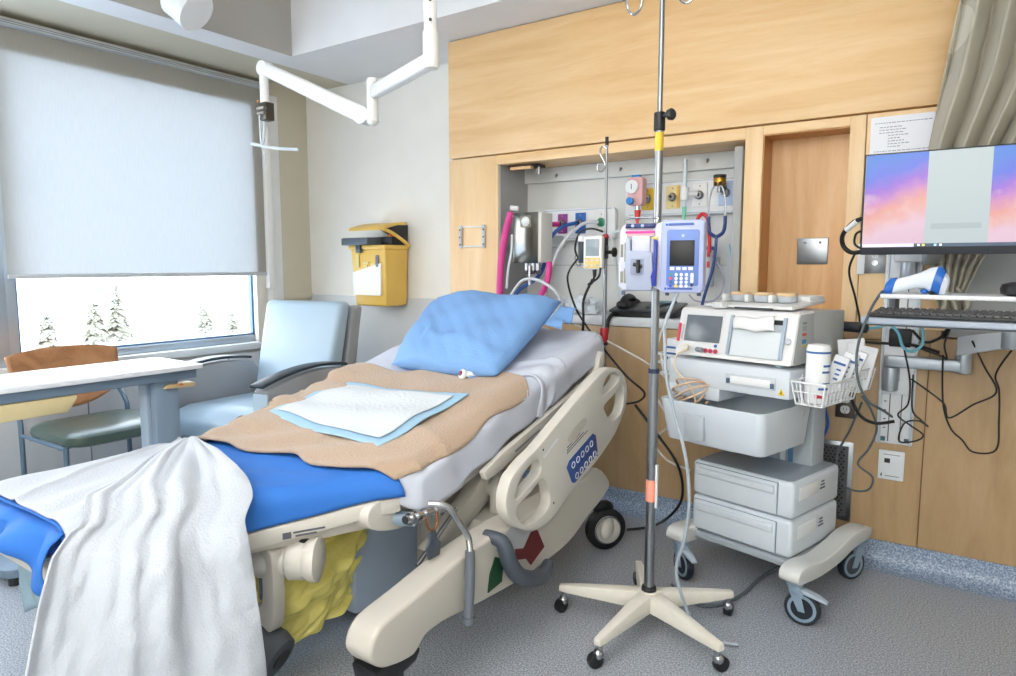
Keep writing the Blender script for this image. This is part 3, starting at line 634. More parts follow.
# release lever and chrome clamp with tag
W_(MB().tube([(-1.22, 1.40, .535), (-1.18, 1.43, .527), (-1.165, 1.46, .479), (-1.15, 1.487, .427), (-1.137, 1.48, .385)], .0095, n=12), 'release_lever', CHROME)
W_(MB().tube([(-1.137, 1.48, .39), (-1.13, 1.47, .30), (-1.125, 1.455, .205)], .0145, n=12, sub=1).cyl((-1.125, 1.455, .205), (-1.125, 1.454, .190), .019), 'lever_grip', M('lever_grey', '5F666F', .5))
cl = W_(MB().cyl((-1.25, 1.335, .502), (-1.25, 1.50, .487), .012), 'clamp_bar', CHROME)
for y in (1.35, 1.375, 1.41, 1.455, 1.485): W_(MB().cyl((-1.25, y, .500 - (y - 1.35) * .1), (-1.25, y + .012, .499 - (y - 1.35) * .1), .018), 'clamp_collar', CHROME, cl)
W_(MB().tube([(-1.225, 1.39, .50), (-1.22, 1.395, .47), (-1.22, 1.415, .452), (-1.22, 1.435, .468), (-1.225, 1.44, .50)], .0035), 'tag_wire', M('copper_wire', '8A5A3A', .4, .8), cl)
W_(MB().prism([(1.402, .450), (1.428, .450), (1.432, .425), (1.448, .41), (1.442, .372), (1.396, .372), (1.386, .41), (1.400, .425)], 'x', -1.225, -1.217), 'hanging_tag', M('tag_slate', '3E4A57', .5), cl, bev=.002)
# foot section: frame rail following the tapered mattress edge
def zr(y): return lerp([(.66, .485), (1.05, .500), (1.36, .534), (1.5, .54)], y)
def footrail(o0, o1, z0, z1, y0, y1):
    return MB().rings([[(xn(y) + o0, y, zr(y) + z0), (xn(y) + o1, y, zr(y) + z0), (xn(y) + o1, y, zr(y) + z1), (xn(y) + o0, y, zr(y) + z1)] for y in [y0 + (y1 - y0) * i / 6 for i in range(7)]])
fr = W_(footrail(-.06, .012, -.046, 0, .66, 1.40), 'foot_rail', SH2, bev=.006)
for y0, l, z in ((1.11, .02, .468), (1.135, .075, .480), (1.14, .05, .470)):
    W_(MB().rings([[(xn(y) + .0115, y, z), (xn(y) + .0135, y, z), (xn(y) + .0135, y, z + (.018 if l < .03 else .005)), (xn(y) + .0115, y, z + (.018 if l < .03 else .005))] for y in (y0, y0 + l)]), 'printed_mark', M('printed_ink_dark', '5C5F68', .7), fr)
W_(MB().add([(x, y, z) for z in (.44, .475) for x, y in ((xn(.67) - .03, .67), (xn(1.42) - .05, 1.42), (-2.17, 1.42), (-2.1, .67))], [(0, 1, 2, 3), (7, 6, 5, 4), (0, 4, 5, 1), (1, 5, 6, 2), (2, 6, 7, 3), (3, 7, 4, 0)]), 'foot_deck', SH, bev=.005)
# hinge arm between foot and seat sections
W_(MB().prism(smooth_loop([(1.30, .47), (1.31, .525), (1.42, .535), (1.425, .505), (1.50, .50), (1.515, .455), (1.45, .425), (1.36, .438)], 3), 'x', -1.42, -1.355), 'section_hinge_arm', SH2, bev=.010, seg=3)
W_(MB().cyl((-1.40, 1.40, .46), (-1.30, 1.44, .46), .022), 'hinge_pin', BLUEGREY)
# round drive housing, bracket with oval hole, rubber foot
t_ = (Vector((-1.43, 1.22, .385)) - Vector((-1.62, 1.10, .385))).normalized()
c0 = Vector((-1.60, 1.10, .392))
hs = W_(MB().lathe([(.02, -.012), (.044, 0), (.052, .02), (.052, .085), (.047, .10)], c0, t_), 'drive_housing', SH2)
W_(MB().lathe([(.046, .095), (.056, .105), (.056, .14), (.050, .15)], c0, t_), 'housing_ring', SH2, hs)
W_(MB().lathe([(.05, .145), (.06, .16), (.062, .182), (.04, .19)], c0, t_), 'housing_cap', SH2, hs)
W_(MB().box((-1.56, 1.16, .43), (-1.47, 1.23, .452)), 'housing_dark_gap', BLACK, hs, bev=.006)  # black block standing in for the dark gap beside the housing
lg = [(-1.655, .44), (-1.52, .44), (-1.50, .40), (-1.505, .25), (-1.53, .20), (-1.60, .19), (-1.66, .24), (-1.68, .34)]
W_(MB().prism(smooth_loop(lg, 3), 'y', 1.085, 1.125, [smooth_loop([(-1.635, .36), (-1.60, .385), (-1.555, .375), (-1.55, .30), (-1.57, .265), (-1.62, .27)], 3)]), 'support_bracket', SH, bev=.006)
W_(B((-1.585, 1.10, .275), (-1.555, 1.115, .365)), 'bracket_latch', M('latch_slate', '55606E', .4), bev=.004)
rf = W_(MB().lathe([(.045, -.12), (.062, -.04), (.066, .03), (.058, .06), (.035, .064)], (-1.56, 1.09, .15), (.86, .22, -.38)), 'rubber_foot', M('rubber_slate', '4A5056', .6))
W_(MB().cyl((-1.56 + .86 * .060, 1.09 + .22 * .060, .15 - .38 * .060), (-1.56 + .86 * .069, 1.09 + .22 * .069, .15 - .38 * .069), .030), 'foot_socket', BLACK, rf)
# foot end bits at the picture edge
W_(MB().prism(rrect(-2.05, .24, -1.62, .40, .05), 'y', .78, .86), 'foot_bumper', M('bumper_blue_grey', '9AA7B2', .45), bev=.012)
W_(MB().tube([(-2.1, .80, .20), (-1.95, .76, .175), (-1.75, .76, .172), (-1.62, .80, .19)], .013), 'foot_bar', M('bar_crimson', '9E2338', .4))
W_(MB().prism(rrect(-2.02, .08, -1.66, .22, .03), 'y', .86, .93), 'foot_crossmember', SH, bev=.008)
# mattresses
def mattress(y0, y1, TH, n, m=22):
    rs = []
    for i in range(n + 1):
        y = y0 + (y1 - y0) * i / n; X, F, Z = xn(y), xf(y), zt(y); th = TH(y) if callable(TH) else TH; e = min(i, n - i) / n * (y1 - y0); k = .03 * max(0, 1 - e / .03) ** 2
        loop = arc(X - .035 - k, Z - .035 - k, .035, 0, 90, 4) + [(X + (F - X) * q / 8, Z - k) for q in range(1, 8)] + arc(F + .035 + k, Z - .035 - k, .035, 90, 180, 4) + arc(F + .025 + k, Z - th + .02 + k, .02, 180, 270, 3) + arc(X - .025 - k, Z - th + .02 + k, .02, 270, 360, 3)
        rs.append([(a, y, b) for a, b in loop])
    return MB().rings(rs)
W_(mattress(1.43, 2.62, .125, 30), 'back_mattress', M('mattress_pale', 'C9CEDA', .7))
W_(mattress(.67, 1.42, lambda y: zt(y) - zr(y) + .0, 20), 'foot_mattress', M('mattress_blue_cover', '2F6CC4', .7))

# ---------------------------------------------------------------- bedding
def cloth(name, f, nu, nv, mat, label, cat, th=.004, group=None, sub=0, off=1):
    o = MB().grid(f, nu, nv).build(name, mat, thick=th, angle=180, off=off)
    return tag(o, label, cat, group)
SHEETW = M('white_cotton', 'CBD1DF', .85, bump=.15, bs=400)
BLUE_S = M('royal_blue_sheet', '2F74CC', .75, bump=.15, bs=300)
def wr(x, y, s=1.): return (sin(x * 17 + 3 * sin(y * 5)) * sin(y * 11 + 2 * sin(x * 7)) + .5 * sin(x * 31 + y * 23)) * s
def f(u, v):
    y = 1.385 + (2.645 - 1.385) * v; s = lerp([(1.385, -.055), (1.42, -.085), (1.5, -.115), (1.64, -.132), (1.82, -.115), (2.0, -.098), (2.2, -.118), (2.36, -.095), (2.6, -.09)], y) - .006 * sin(v * 17) - .006 * sin(v * 41); s = s + (.88 - s) * u
    if v > .9: s = s + (.03 if s < 0 else 0) * (v - .9) * 10
    h = .006 + .0035 * (1 + wr(s * 1.2, y * 1.4)) + (.006 * (1 + sin(y * 26 + s * 8)) if s < 0 else 0)
    p = Vector(bp(min(y, 2.62), max(s, -.18), h))
    if y > 2.6: p.y = 2.62 + (y - 2.6) * .3; p.z -= (y - 2.6) * 1.6
    return p
cloth('bottom_sheet', f, 90, 90, SHEETW, 'white sheet over the raised back section of the bed', 'bed sheet')
# extra fold of sheet hanging at the near edge beside the blanket
def f(u, v):
    y = 2.07 + .18 * v + .03 * sin(u * 5) + .10 * (u - .5) * 0; s = -.105 - .02 * sin(v * 6) + .30 * u
    y += .10 * (1 - u) * 0
    h = .009 + .005 * (1 + sin(v * 13 + u * 4)) * (1 if s < .05 else .6)
    return Vector(bp(y, s, h))
cloth('turned_sheet', f, 40, 30, SHEETW, 'turned back white sheet corner hanging beside the tan blanket', 'bed sheet', .006)
def f(u, v):
    y = .655 + (1.398 - .655) * v; wdt = xn(y) - xf(y); sm = .020 - (zt(y) - zr(y)); s = sm + (wdt + .02 - sm) * u
    k = sstep(.08, .0, abs(y - 1.39)) * (1 if s < .02 else .0)
    h = .004 + .003 * (1 + wr(s, y)) + k * .012 * (1 + sin(s * 60 + y * 30))
    return Vector(bp(y, s, h))
cloth('blue_fitted_sheet', f, 70, 60, BLUE_S, 'royal blue fitted sheet on the foot section of the bed', 'bed sheet')
def f(u, v):   # loose blue corner hanging off the foot end
    x = -2.12 + .46 * u; z = .605 - .02 - (.055 + .075 * u ** 3 + .015 * sin(u * 9)) * v
    y = .645 - .012 * sin(u * 21 + v * 2) - .02 * v - .035 * sin(pi * min(1, v)) * (.5 + .5 * sin(u * 13))
    if v == 0: y = .68
    return (x, y, z + (0 if v else .024))
cloth('blue_sheet_corner', f, 50, 14, BLUE_S, 'loose royal blue sheet corner hanging over the foot end of the bed', 'bed sheet')
TAN = M('tan_fleece', 'B39B85', .95, bump=.5, bs=120, sheen=.3)
def f(u, v):
    s = -.004 + .008 * sin(v * 12) + .904 * u
    s0 = max(0, min(1, s / .9))
    ya = 1.30 + .022 * sin(s0 * 5.5) - .02 * (s0 > .9) + .015 * sin(s0 * 20); yb = 2.06 - .06 * s0 + .03 * sin(s0 * 7)
    if s < .12: ya += .075 * ((.12 - s) / .12) ** 2; yb -= .05 * sstep(.05, -.02, s)
    y = ya + (yb - ya) * v
    e = sstep(.6, .95, s0) * (.006 * (1 + sin(y * 19 + 2)) + .005 * (1 + sin(y * 43 + 1)) + .003 * (1 + sin(y * 71))) + .006 * math.exp(-((y - 1.56 - .3 * s0) / .02) ** 2) * (s0 < .8)
    h = .020 + .008 * sstep(.12, 0, abs(y - 1.42)) + .006 * (1 + wr(s * .8, y)) + e
    s = min(s, .862 - .02 * sin(y * 23) ** 2)
    return Vector(bp(y, s, h, .045))
cloth('tan_blanket', f, 100, 100, TAN, 'tan fleece blanket spread across the middle of the bed', 'blanket', .007)
# disposable pad
PADC = [(-2.11, 1.51), (-2.0, 1.82), (-1.43, 1.85), (-1.47, 1.45)]
def padp(u, v, h):
    a, b, c, d = [Vector(p) for p in PADC]
    p = (a * (1 - u) + d * u) * (1 - v) + (b * (1 - u) + c * u) * v
    y = p.y + .005 * sin(u * 9); x = p.x + .006 * sin(v * 8)
    s = xn(y) - x
    return Vector(bp(y, s, h + .034 + .004 * sin(u * 7 + v * 4) ** 2 + .003 * sin(v * 13 - u * 5) + (.006 * sin(v * 7) ** 2 * (1 - u) ** 4) + .006 * sin(u * pi) * sin(v * pi)))
pad = cloth('bed_pad', lambda u, v: padp(u, v, 0), 60, 60, M('pad_blue_edge', '9FC3DC', .5), 'white absorbent bed pad with pale blue border on the tan blanket', 'bed pad', .003)
c = MB().grid(lambda u, v: padp(.06 + .88 * u, .09 + .82 * v, .005), 50, 50)
c.build('absorbent_centre', M('pad_white_centre', 'CFD6DB', .8, bump=.4, bs=80), pad, world=True, thick=.002, off=1, angle=180)
# pillow
pl = MB()
def pil(u, v, top):
    a = u * 2 - 1; b = v * 2 - 1
    t = (max(0, 1 - abs(a) ** 3.4) * max(0, 1 - abs(b) ** 3.4)) ** .46
    z = t * (.078 if top else -.06)
    if top:
        z += (.007 * sin(a * 6 + b * 3 + 1) + .006 * sin(b * 7 - a * 5) + .004 * abs(sin(a * 11 + b * 9)) + .010 * math.exp(-((b + .55 + .2 * a) / .12) ** 2) * (a > -.5)) * t ** .5
    wx = .300 + .04 * b - .02 * (1 - abs(a)) * abs(b) ** 3
    return Vector((a * wx - .045 * b, b * (.295 - .010 * abs(a) ** 2) - .01, z))
n = 50
pl.grid(lambda u, v: pil(u, v, True), n, n); pl.grid(lambda u, v: pil(u, v, False), n, n)
bmesh.ops.remove_doubles(pl.bm, verts=pl.bm.verts, dist=.0004)
PM = Matrix.Translation((-1.735, 2.280, .925)) @ Matrix.Rotation(rad(1), 4, 'Z') @ Matrix.Rotation(rad(0), 4, 'Y') @ Matrix.Rotation(rad(26), 4, 'X')
pb = M('pillow_case_blue', '7AA6DC', .8, bump=.25, bs=150)
pt = thing('pillow', 'light blue pillow propped at the head of the bed', 'pillow', (-1.765, 2.315, .87))
pl.xf(PM).build('pillow_body', pb, pt, world=True, angle=180)
MB().grid(lambda u, v: PM @ Vector((.30 + .075 * v, .10 + .155 * u, -.012 + .02 * v * sin(u * 9) - .02 * v)), 16, 8).build('case_flap', pb, pt, world=True, thick=.004, angle=180)
MB().tube([PM @ Vector(p) for p in ((.20, -.28, -.012), (.195, -.31, -.020), (.18, -.33, -.025))], .012).build('knotted_tie', pb, pt, world=True)
t = thing('call_connector', 'small white plug with a magenta centre lying by the pillow tie', 'plug', (-1.545, 2.085, .80))
p0 = Vector((-1.555, 2.01, .790)); 
MB().cyl(p0, p0 + Vector((.045, .03, .01)), .013).build('plug_body', WHITE, t, world=True, bev=.003)
MB().lathe([(.019, 0), (.019, .012), (.012, .016)], p0 + Vector((-.006, -.008, 0)), (-.3, -.8, .4)).build('plug_flange', WHITE, t, world=True)
MB().lathe([(.010, .012), (.010, .018), (.004, .02)], p0 + Vector((-.006, -.008, 0)), (-.3, -.8, .4)).build('plug_centre', M('plug_magenta', '7E1C3A', .4), t, world=True)
# white blanket lying on the foot and fanning down over the near side
LB0 = [(-2.19, 1.272), (-1.968, 1.044), (-1.847, .902), (-1.731, .760), (-1.645, .655), (-1.625, .626, .575), (-1.615, .601, .50), (-1.61, .581, .42), (-1.605, .563, .34), (-1.60, .550, .24), (-1.60, .530, .12)]
RB0 = [(-2.17, 1.276), (-1.990, 1.208), (-1.784, 1.134), (-1.62, 1.075), (-1.535, 1.04), (-1.490, 1.02, .575), (-1.475, 1.022, .50), (-1.465, 1.03, .42), (-1.455, 1.036, .34), (-1.445, 1.042, .24), (-1.44, 1.05, .12)]
LB = [p if len(p) < 3 else (p[0] - .01 - .02 * (.575 - p[2]), p[1] - .02 - .04 * (.575 - p[2]), p[2]) for p in LB0]
RB = [p if len(p) < 3 else (p[0] - .02, p[1] - .035 - .04 * (.575 - p[2]), p[2]) for p in RB0]
def cat(P, t):
    m = len(P) - 1; i = min(int(t * m), m - 1); q = t * m - i
    return [P[i][c] + (P[i + 1][c] - P[i][c]) * q for c in range(2)] + [(P[i][2] if len(P[i]) > 2 else None, P[i + 1][2] if len(P[i + 1]) > 2 else None, q)]
from mathutils import noise as mnoise
wbl = MB()
def fan(u, v):
    a = cat(LB, v); b = cat(RB, v)
    x = a[0] + (b[0] - a[0]) * u; y = a[1] + (b[1] - a[1]) * u
    hem = math.exp(-(u / .035) ** 2)
    q = v / .4
    fold = .55 + .9 * mnoise.noise(Vector((u * 4.6, q * 1.2, 2))) + .35 * mnoise.noise(Vector((u * 11 + q, q * 2.5, 7)))
    fold += .55 * math.exp(-((u - .10) / .035) ** 2) + .45 * math.exp(-((u - .30 - .1 * q) / .03) ** 2) + .35 * math.exp(-((u - .55) / .04) ** 2) * q + .3 * math.exp(-((u - .78) / .04) ** 2)
    e = .4
    if v <= e:
        k = v / e
        h = .030 + .026 * fold * min(1, k * 2.2) + .010 * hem + .008 * (1 - k)
        s = xn(y) - x
        return Vector(bp(y, max(s, -.0), h, .05))
    k = (v - e) / (1 - e)
    S = fan(u, e); a0 = cat(LB, e); b0 = cat(RB, e); x0 = a0[0] + (b0[0] - a0[0]) * u; y0 = a0[1] + (b0[1] - a0[1]) * u
    zz = lerp([(.0, .605), (.06, .588), (.167, .565), (.333, .495), (.5, .41), (.667, .33), (.833, .23), (1, .12)], k)
    nrm = Vector((.93, -.34, 0)); nz = lambda a_, b_, c_: mnoise.noise(Vector((a_, b_, c_)))
    ky = min(1, k * 4)
    out = .026 * sstep(0, .3, k) + ky * (.030 * nz(u * 3.2 + k * .8, k * 1.1, 1) + .016 * nz(u * 8 + 3, k * 3.0, 5) + .007 * nz(u * 17, k * 9, 9)) + .012 * ky * math.exp(-(u / .03) ** 2)
    out += .020 * sstep(.1, .7, k) * (.5 + .5 * sin(u * 13 + 2 * sin(k * 2 + u * 3)))
    bulge = .03 * sin(pi * u) * sstep(0, .3, k)
    return S + Vector((x - x0, y - y0, zz - .605)) + nrm * (out + bulge)
wbl.grid(fan, 130, 130)
for _ in range(7): bmesh.ops.smooth_vert(wbl.bm, verts=wbl.bm.verts, factor=.5, use_axis_x=True, use_axis_y=True, use_axis_z=True)
def flat(u, v):
    yn_, yf_ = .655, 1.275
    y = yn_ + (yf_ - yn_) * v
    xl = lerp([(.655, -1.64), (.76, -1.72), (.902, -1.84), (1.044, -1.96), (1.28, -2.18)], y)
    x = (xf(y) + .002) + (xl - xf(y)) * u
    h = .020 + .004 * (1 + wr(x * 1.5, y)) + .008 * math.exp(-((u - .45 + v * .3) / .03) ** 2) + .012 * sstep(.8, 1, u)
    return Vector(bp(y, xn(y) - x, h, .04))
wbl.grid(flat, 70, 70)
# rolled hem along the fold, part of the same cloth
WB = M('white_flannel', 'BDC3CC', .92, bump=.3, bs=160, sheen=.2)
wo = tag(wbl.build('white_blanket', WB, thick=.005, angle=180, off=1), 'white flannel blanket over the foot of the bed, fanning down its near side', 'blanket')
# yellow bag, grey bag
yb = MB()
def ybf(u, v, s):
    y = 1.08 + .47 * u; z = .09 + .37 * v + .02 * u
    bul = sin(pi * u) ** .5 * sin(pi * min(1, v * .9 + .05)) ** .5
    x = -1.66 + s * (.085 * bul) + s * .045 * mnoise.noise(Vector((u * 2.2, v * 5.5 - u * 2, s))) + s * .022 * abs(mnoise.noise(Vector((u * 5, v * 12 - u * 5, s + 4)))) * 2
    return (x, y + .012 * sin(v * 11), z - .05 * (1 - v) * (1 - u))
yb.grid(lambda u, v: ybf(u, v, 1), 60, 60).grid(lambda u, v: ybf(u, v, -1), 60, 60)
bmesh.ops.remove_doubles(yb.bm, verts=yb.bm.verts, dist=.001)
solo(yb, 'yellow_bag', M('yellow_translucent_bag', 'F2E583', .25, bump=.5, bs=40), 'crumpled yellow plastic bag hanging under the foot section of the bed', 'bag', angle=180)
gb = MB()
for s in (1, -1): gb.grid(lambda u, v: (-2.12 + .44 * u, .735 + s * .05 * sin(pi * u) + .01 * s * sin(u * 23 + v * 8), .30 + .17 * v + .04 * u + .012 * sin(u * 17)), 30, 14)
solo(gb, 'grey_cloth_bag', M('grey_blue_cloth', '7F97A4', .7, bump=.3, bs=60), 'grey blue cloth bag hanging under the foot end of the bed', 'bag', thick=.003, angle=180)
# ================================================================ INFUSION STAND WITH PUMP
PX, PY = -.822, 2.04
st = thing('infusion_stand', 'tall steel infusion stand with five-legged cream base carrying the pump', 'IV stand', (PX, PY, 0))
CR = M('cream_enamel', 'D8D4C9', .35, var=.06, vs=40)
def leg_mb(a, R=.30):
    d = Vector((cos(a), sin(a), 0)); s = Vector((-sin(a), cos(a), 0)); rs = []
    for i in range(9):
        t = i / 8; r = .02 + (R - .01) * t; w = .030 - .017 * t; zt_ = .128 - .034 * t ** 1.2; zb = zt_ - .010 - .035 * (1 - t) ** .8 - .012
        rs.append([d * r + s * w + Vector((0, 0, zb)), d * r - s * w + Vector((0, 0, zb)), d * r - s * w * .85 + Vector((0, 0, zt_)), d * r + s * w * .85 + Vector((0, 0, zt_))])
    return MB().rings(rs)
for k, ad in enumerate((191.5, 263.5, 335.5, 47.5, 119.5)):
    a = rad(ad); lg = leg_mb(a).build('leg', CR, st, bev=.004)
    c = Vector((cos(a), sin(a), 0)) * .292; q = rad(ad + (60, -30, 80, 40, 10)[k]); dq = Vector((cos(q), sin(q), 0))
    MB().cyl(c + Vector((0, 0, .088)), c + Vector((0, 0, .052)), .009).build('caster_stem', CHROME, lg)
    MB().ell(c + dq * .006 + Vector((0, 0, .040)), (.017, .017, .018), 16, 10).build('caster_hood', CHROME, lg)
    sd = Vector((-dq.y, dq.x, 0)); cc = c + dq * .016 + Vector((0, 0, .0235))
    MB().cyl(cc - sd * .012, cc + sd * .012, .0235, n=22).build('caster_wheel', BLACK, lg, bev=.003)
MB().cyl((0, 0, .07), (0, 0, .132), .034, .030).build('hub', CR, st, bev=.005)
MB().cyl((0, 0, .130), (0, 0, .146), .026, .023).build('base_ring', BLACK, st, bev=.003)
MB().cyl((0, 0, .14), (0, 0, .862), .0165, n=28).build('lower_pole', STEEL, st)
MB().cyl((0, 0, .858), (0, 0, .872), .0185).build('pole_ring', M('navy_ring', '22304E', .4), st)
MB().cyl((0, 0, .87), (0, 0, 1.62), .0125, n=24).build('middle_pole', STEEL, st)
co = MB().cyl((0, 0, 1.612), (0, 0, 1.668), .0175).build('height_collar', BLACK, st, bev=.003)
MB().cyl((.012, -.004, 1.655), (.032, -.010, 1.655), .006).lathe([(.006, 0), (.016, .002), (.018, .012), (.014, .018)], (.032, -.010, 1.655), (.95, -.3, 0)).build('clamp_knob', BLACK, co)
MB().cyl((0, 0, 1.66), (0, 0, 2.12), .008, n=20).build('upper_pole', STEEL, st)
MB().cyl((0, 0, 1.552), (0, 0, 1.607), .0133, n=24).build('yellow_tape', M('tape_yellow', 'E0BC3A', .5), st)
MB().cyl((0, 0, .436), (0, 0, .508), .0178, n=24).build('pink_tape', M('tape_salmon', 'F09C86', .5), st)
B((.012, -.006, .415), (.022, .004, .56)).build('tape_strip', M('clear_plastic_strip', 'D9DEE3', .2), st, bev=.001)
for s in (-1, 1):
    MB().tube([(0, 0, 2.115), (s * .05, -.01, 2.135), (s * .098, -.012, 2.10), (s * .112, -.012, 2.03), (s * .105, -.012, 1.985), (s * .082, -.016, 1.968), (s * .060, -.02, 1.985), (s * .058, -.02, 2.02), (s * .078, -.02, 2.045)], .0042).build('hanging_hook', CHROME, st)

LAV = M('pump_lavender_shell', 'A7B1D6', .35); LAVD = M('pump_blue_face', '5F7DC4', .35); PW = M('pump_white', 'D3D4E2', .35)
pu = thing('infusion_pump', 'blue and lavender infusion pump with black screen clamped to the stand', 'infusion pump', (-.776, 1.965, 1.119), rz=rad(13)); pu.scale = (.89, .95, .965)
MB().prism(rrect(.002, 0, .142, .222, .014), 'y', -.03, .055).build('keypad_housing', LAV, pu, bev=.006)
MB().prism([(-.012, .012), (.012, .0), (.012, .222), (-.012, .214), (-.03, .20), (-.03, .02)], 'y', -.012, .05).build('centre_column', PW, pu, bev=.005)
lm = MB().prism([(-.145, .018), (-.125, .004), (-.02, .004), (-.02, .214), (-.115, .216), (-.135, .205), (-.142, .19)], 'y', -.006, .06).build('channel_housing', PW, pu, bev=.005)
fp = MB().prism(rrect(.022, .022, .126, .192, .006), 'y', -.0325, -.028).build('blue_front_panel', LAVD, pu, bev=.001)
B((.032, -.0345, .083), (.112, -.0315, .160)).build('screen', M('pump_screen', '0B0C10', .45), fp, bev=.001)
for i in range(4): B((.034 + i * .020, -.0345, .070), (.048 + i * .020, -.032, .079)).build('soft_key', M('key_white', 'E4E7F0', .4), fp)
kc = ['key_green:2F9A7C', 'key_red:D83A4E', 'key_slate:4B5C94', 'key_blue:1F4FD0']
for r in range(4):
    n_, h_ = kc[r].split(':'); z = .056 - r * .0115
    MB().cyl((.037, -.032, z), (.037, -.0355, z), .0048, n=12).build('round_key', M(n_, h_, .4), fp)
    for c in range(3):
        k_ = M('key_yellow', 'E8C23C', .4) if (r == 3 and c == 0) else M('key_white', 'E4E7F0', .4)
        MB().cyl((.055 + c * .0165, -.032, z), (.055 + c * .0165, -.0355, z), .0052, n=12).build('number_key', k_, fp)
MB().prism(rrect(.101, .031, .111, .061, .004), 'y', -.035, -.032).build('rocker_key', M('key_white', 'E4E7F0', .4), fp)
MB().cyl((.106, -.032, .0215 + .003), (.106, -.0355, .0245), .0048, n=12).build('dark_key', M('key_dark', '2C3550', .4), fp)
for z, h in ((.205, .007), (.010, .006)): B((.026, -.0315, z), (.108, -.0298, z + h)).build('name_strip', M('strip_blue', '3F5FAF', .4), fp)
MB().cyl((.020, -.030, .208), (.020, -.0318, .208), .004, n=12).build('round_mark', BLUE, pu); MB().cyl((.020, -.030, .013), (.020, -.0318, .013), .004, n=12).build('round_mark', BLUE, pu)
MB().cyl((.074, -.032, .174), (.074, -.034, .174), .005, n=12).build('logo_mark', M('logo_pale', 'A9BCE6', .4), fp)
MB().prism([(-.122, .20), (-.02, .20), (-.02, .214), (-.118, .214)], 'y', -.022, 0).build('navy_top_strip', NAVY, pu, bev=.003)
for x in (-.095, -.062): MB().cyl((x, -.022, .207), (x, -.025, .207), .0055, n=14).build('strip_button', M('logo_pale', 'A9BCE6', .4), pu)
B((-.120, -.020, .184), (-.022, -.004, .191)).build('magenta_label', M('label_magenta', 'F0359A', .5), pu)
B((-.116, -.018, .176), (-.024, -.004, .183)).build('pink_label', M('label_pink', 'EFB3C0', .5), pu)
B((-.028, -.0215, .165), (-.012, -.010, .172)).build('yellow_label', M('label_yellow', 'E5CB5A', .5), pu)
MB().prism([(-.112, .006), (-.026, .006), (-.022, .06), (-.026, .10), (-.026, .125), (-.10, .13), (-.10, .165), (-.116, .172), (-.118, .08)], 'y', -.030, -.004).build('channel_door', M('pump_grey_door', 'A7B0C8', .4), pu, bev=.004)
B((-.098, -.020, .118), (-.036, -.006, .176)).build('tubing_recess', M('pump_recess', 'C9CDDA', .4), pu, bev=.003)
MB().prism(rrect(-.098, .055, -.054, .105, .004), 'y', -.034, -.029).build('latch_recess', M('pump_recess_dark', '8C96B2', .4), pu)
MB().cyl((-.088, -.035, .088), (-.058, -.035, .080), .006).cyl((-.072, -.034, .10), (-.070, -.044, .062), .007).build('door_latch', BLACK, pu)
MB().prism([(-.026, .022), (-.012, .018), (-.010, .16), (-.022, .165), (-.022, .07), (-.030, .05)], 'y', -.034, -.012).build('navy_handle', M('handle_navy', '27389C', .35), pu, bev=.003)
for x, z0, z1 in ((-.1335, .11, .15), (-.1335, .03, .065), (-.1205, .095, .155), (-.1205, .028, .075)): B((x - .004, -.0095, z0), (x + .004, -.004, z1)).build('side_window', M('window_olive', '8A8A74', .4), pu)
B((-.045, .02, .06), (-.085, .112, .15)).build('pole_clamp', M('clamp_grey', '7E858E', .4), pu, bev=.005)
MB().cyl((-.03, .09, .105), (.035, .09, .105), .012).build('clamp_screw', BLACK, pu)
for x in (-.13, .02, .125): MB().cyl((x, .01, .004), (x, .01, -.010), .007, n=10).build('rubber_foot', M('foot_slate', '5A6484', .5), pu)
MB().tube([(-.12, .0, .214), (-.125, .0, .228), (-.10, .0, .232), (-.02, .0, .232), (-.02, .0, .222)], .003).build('carry_loop', CHROME, pu)

# ================================================================ THIN ROD AT THE BED HEAD
rd = thing('drip_rod', 'thin chrome drip rod at the head of the bed with red capped collars', 'IV pole', (-1.333, 2.72, .45))
MB().cyl((0, 0, 0), (0, 0, .80), .0095).build('lower_rod', STEEL, rd)
MB().cyl((0, 0, .78), (0, 0, 1.275), .0055).build('upper_rod', STEEL, rd)
MB().cyl((0, 0, .41), (0, 0, .475), .019).build('red_collar', M('collar_red', 'A01622', .3), rd, bev=.003)
MB().cyl((0, 0, .398), (0, 0, .412), .017).build('collar_ring', BLACK, rd)
MB().cyl((0, 0, .80), (0, 0, .868), .0125).build('rod_socket', BLACK, rd, bev=.002)
MB().lathe([(.010, 0), (.016, .006), (.012, .018), (.004, .022)], (0, 0, .866)).build('red_cap', RED, rd)
MB().cyl((0, 0, 1.265), (0, 0, 1.30), .0075).build('black_tip', BLACK, rd)
MB().tube([(0, -.004, 1.25), (-.018, -.008, 1.262), (-.026, -.01, 1.235), (-.010, -.012, 1.205), (.0, -.012, 1.18), (-.016, -.012, 1.155), (-.038, -.012, 1.165), (-.036, -.012, 1.185)], .0038).build('double_hook', CHROME, rd)
MB().box((-.03, -.14, .02), (.03, .02, .07)).build('mounting_bracket', GREYLT, rd, bev=.005)

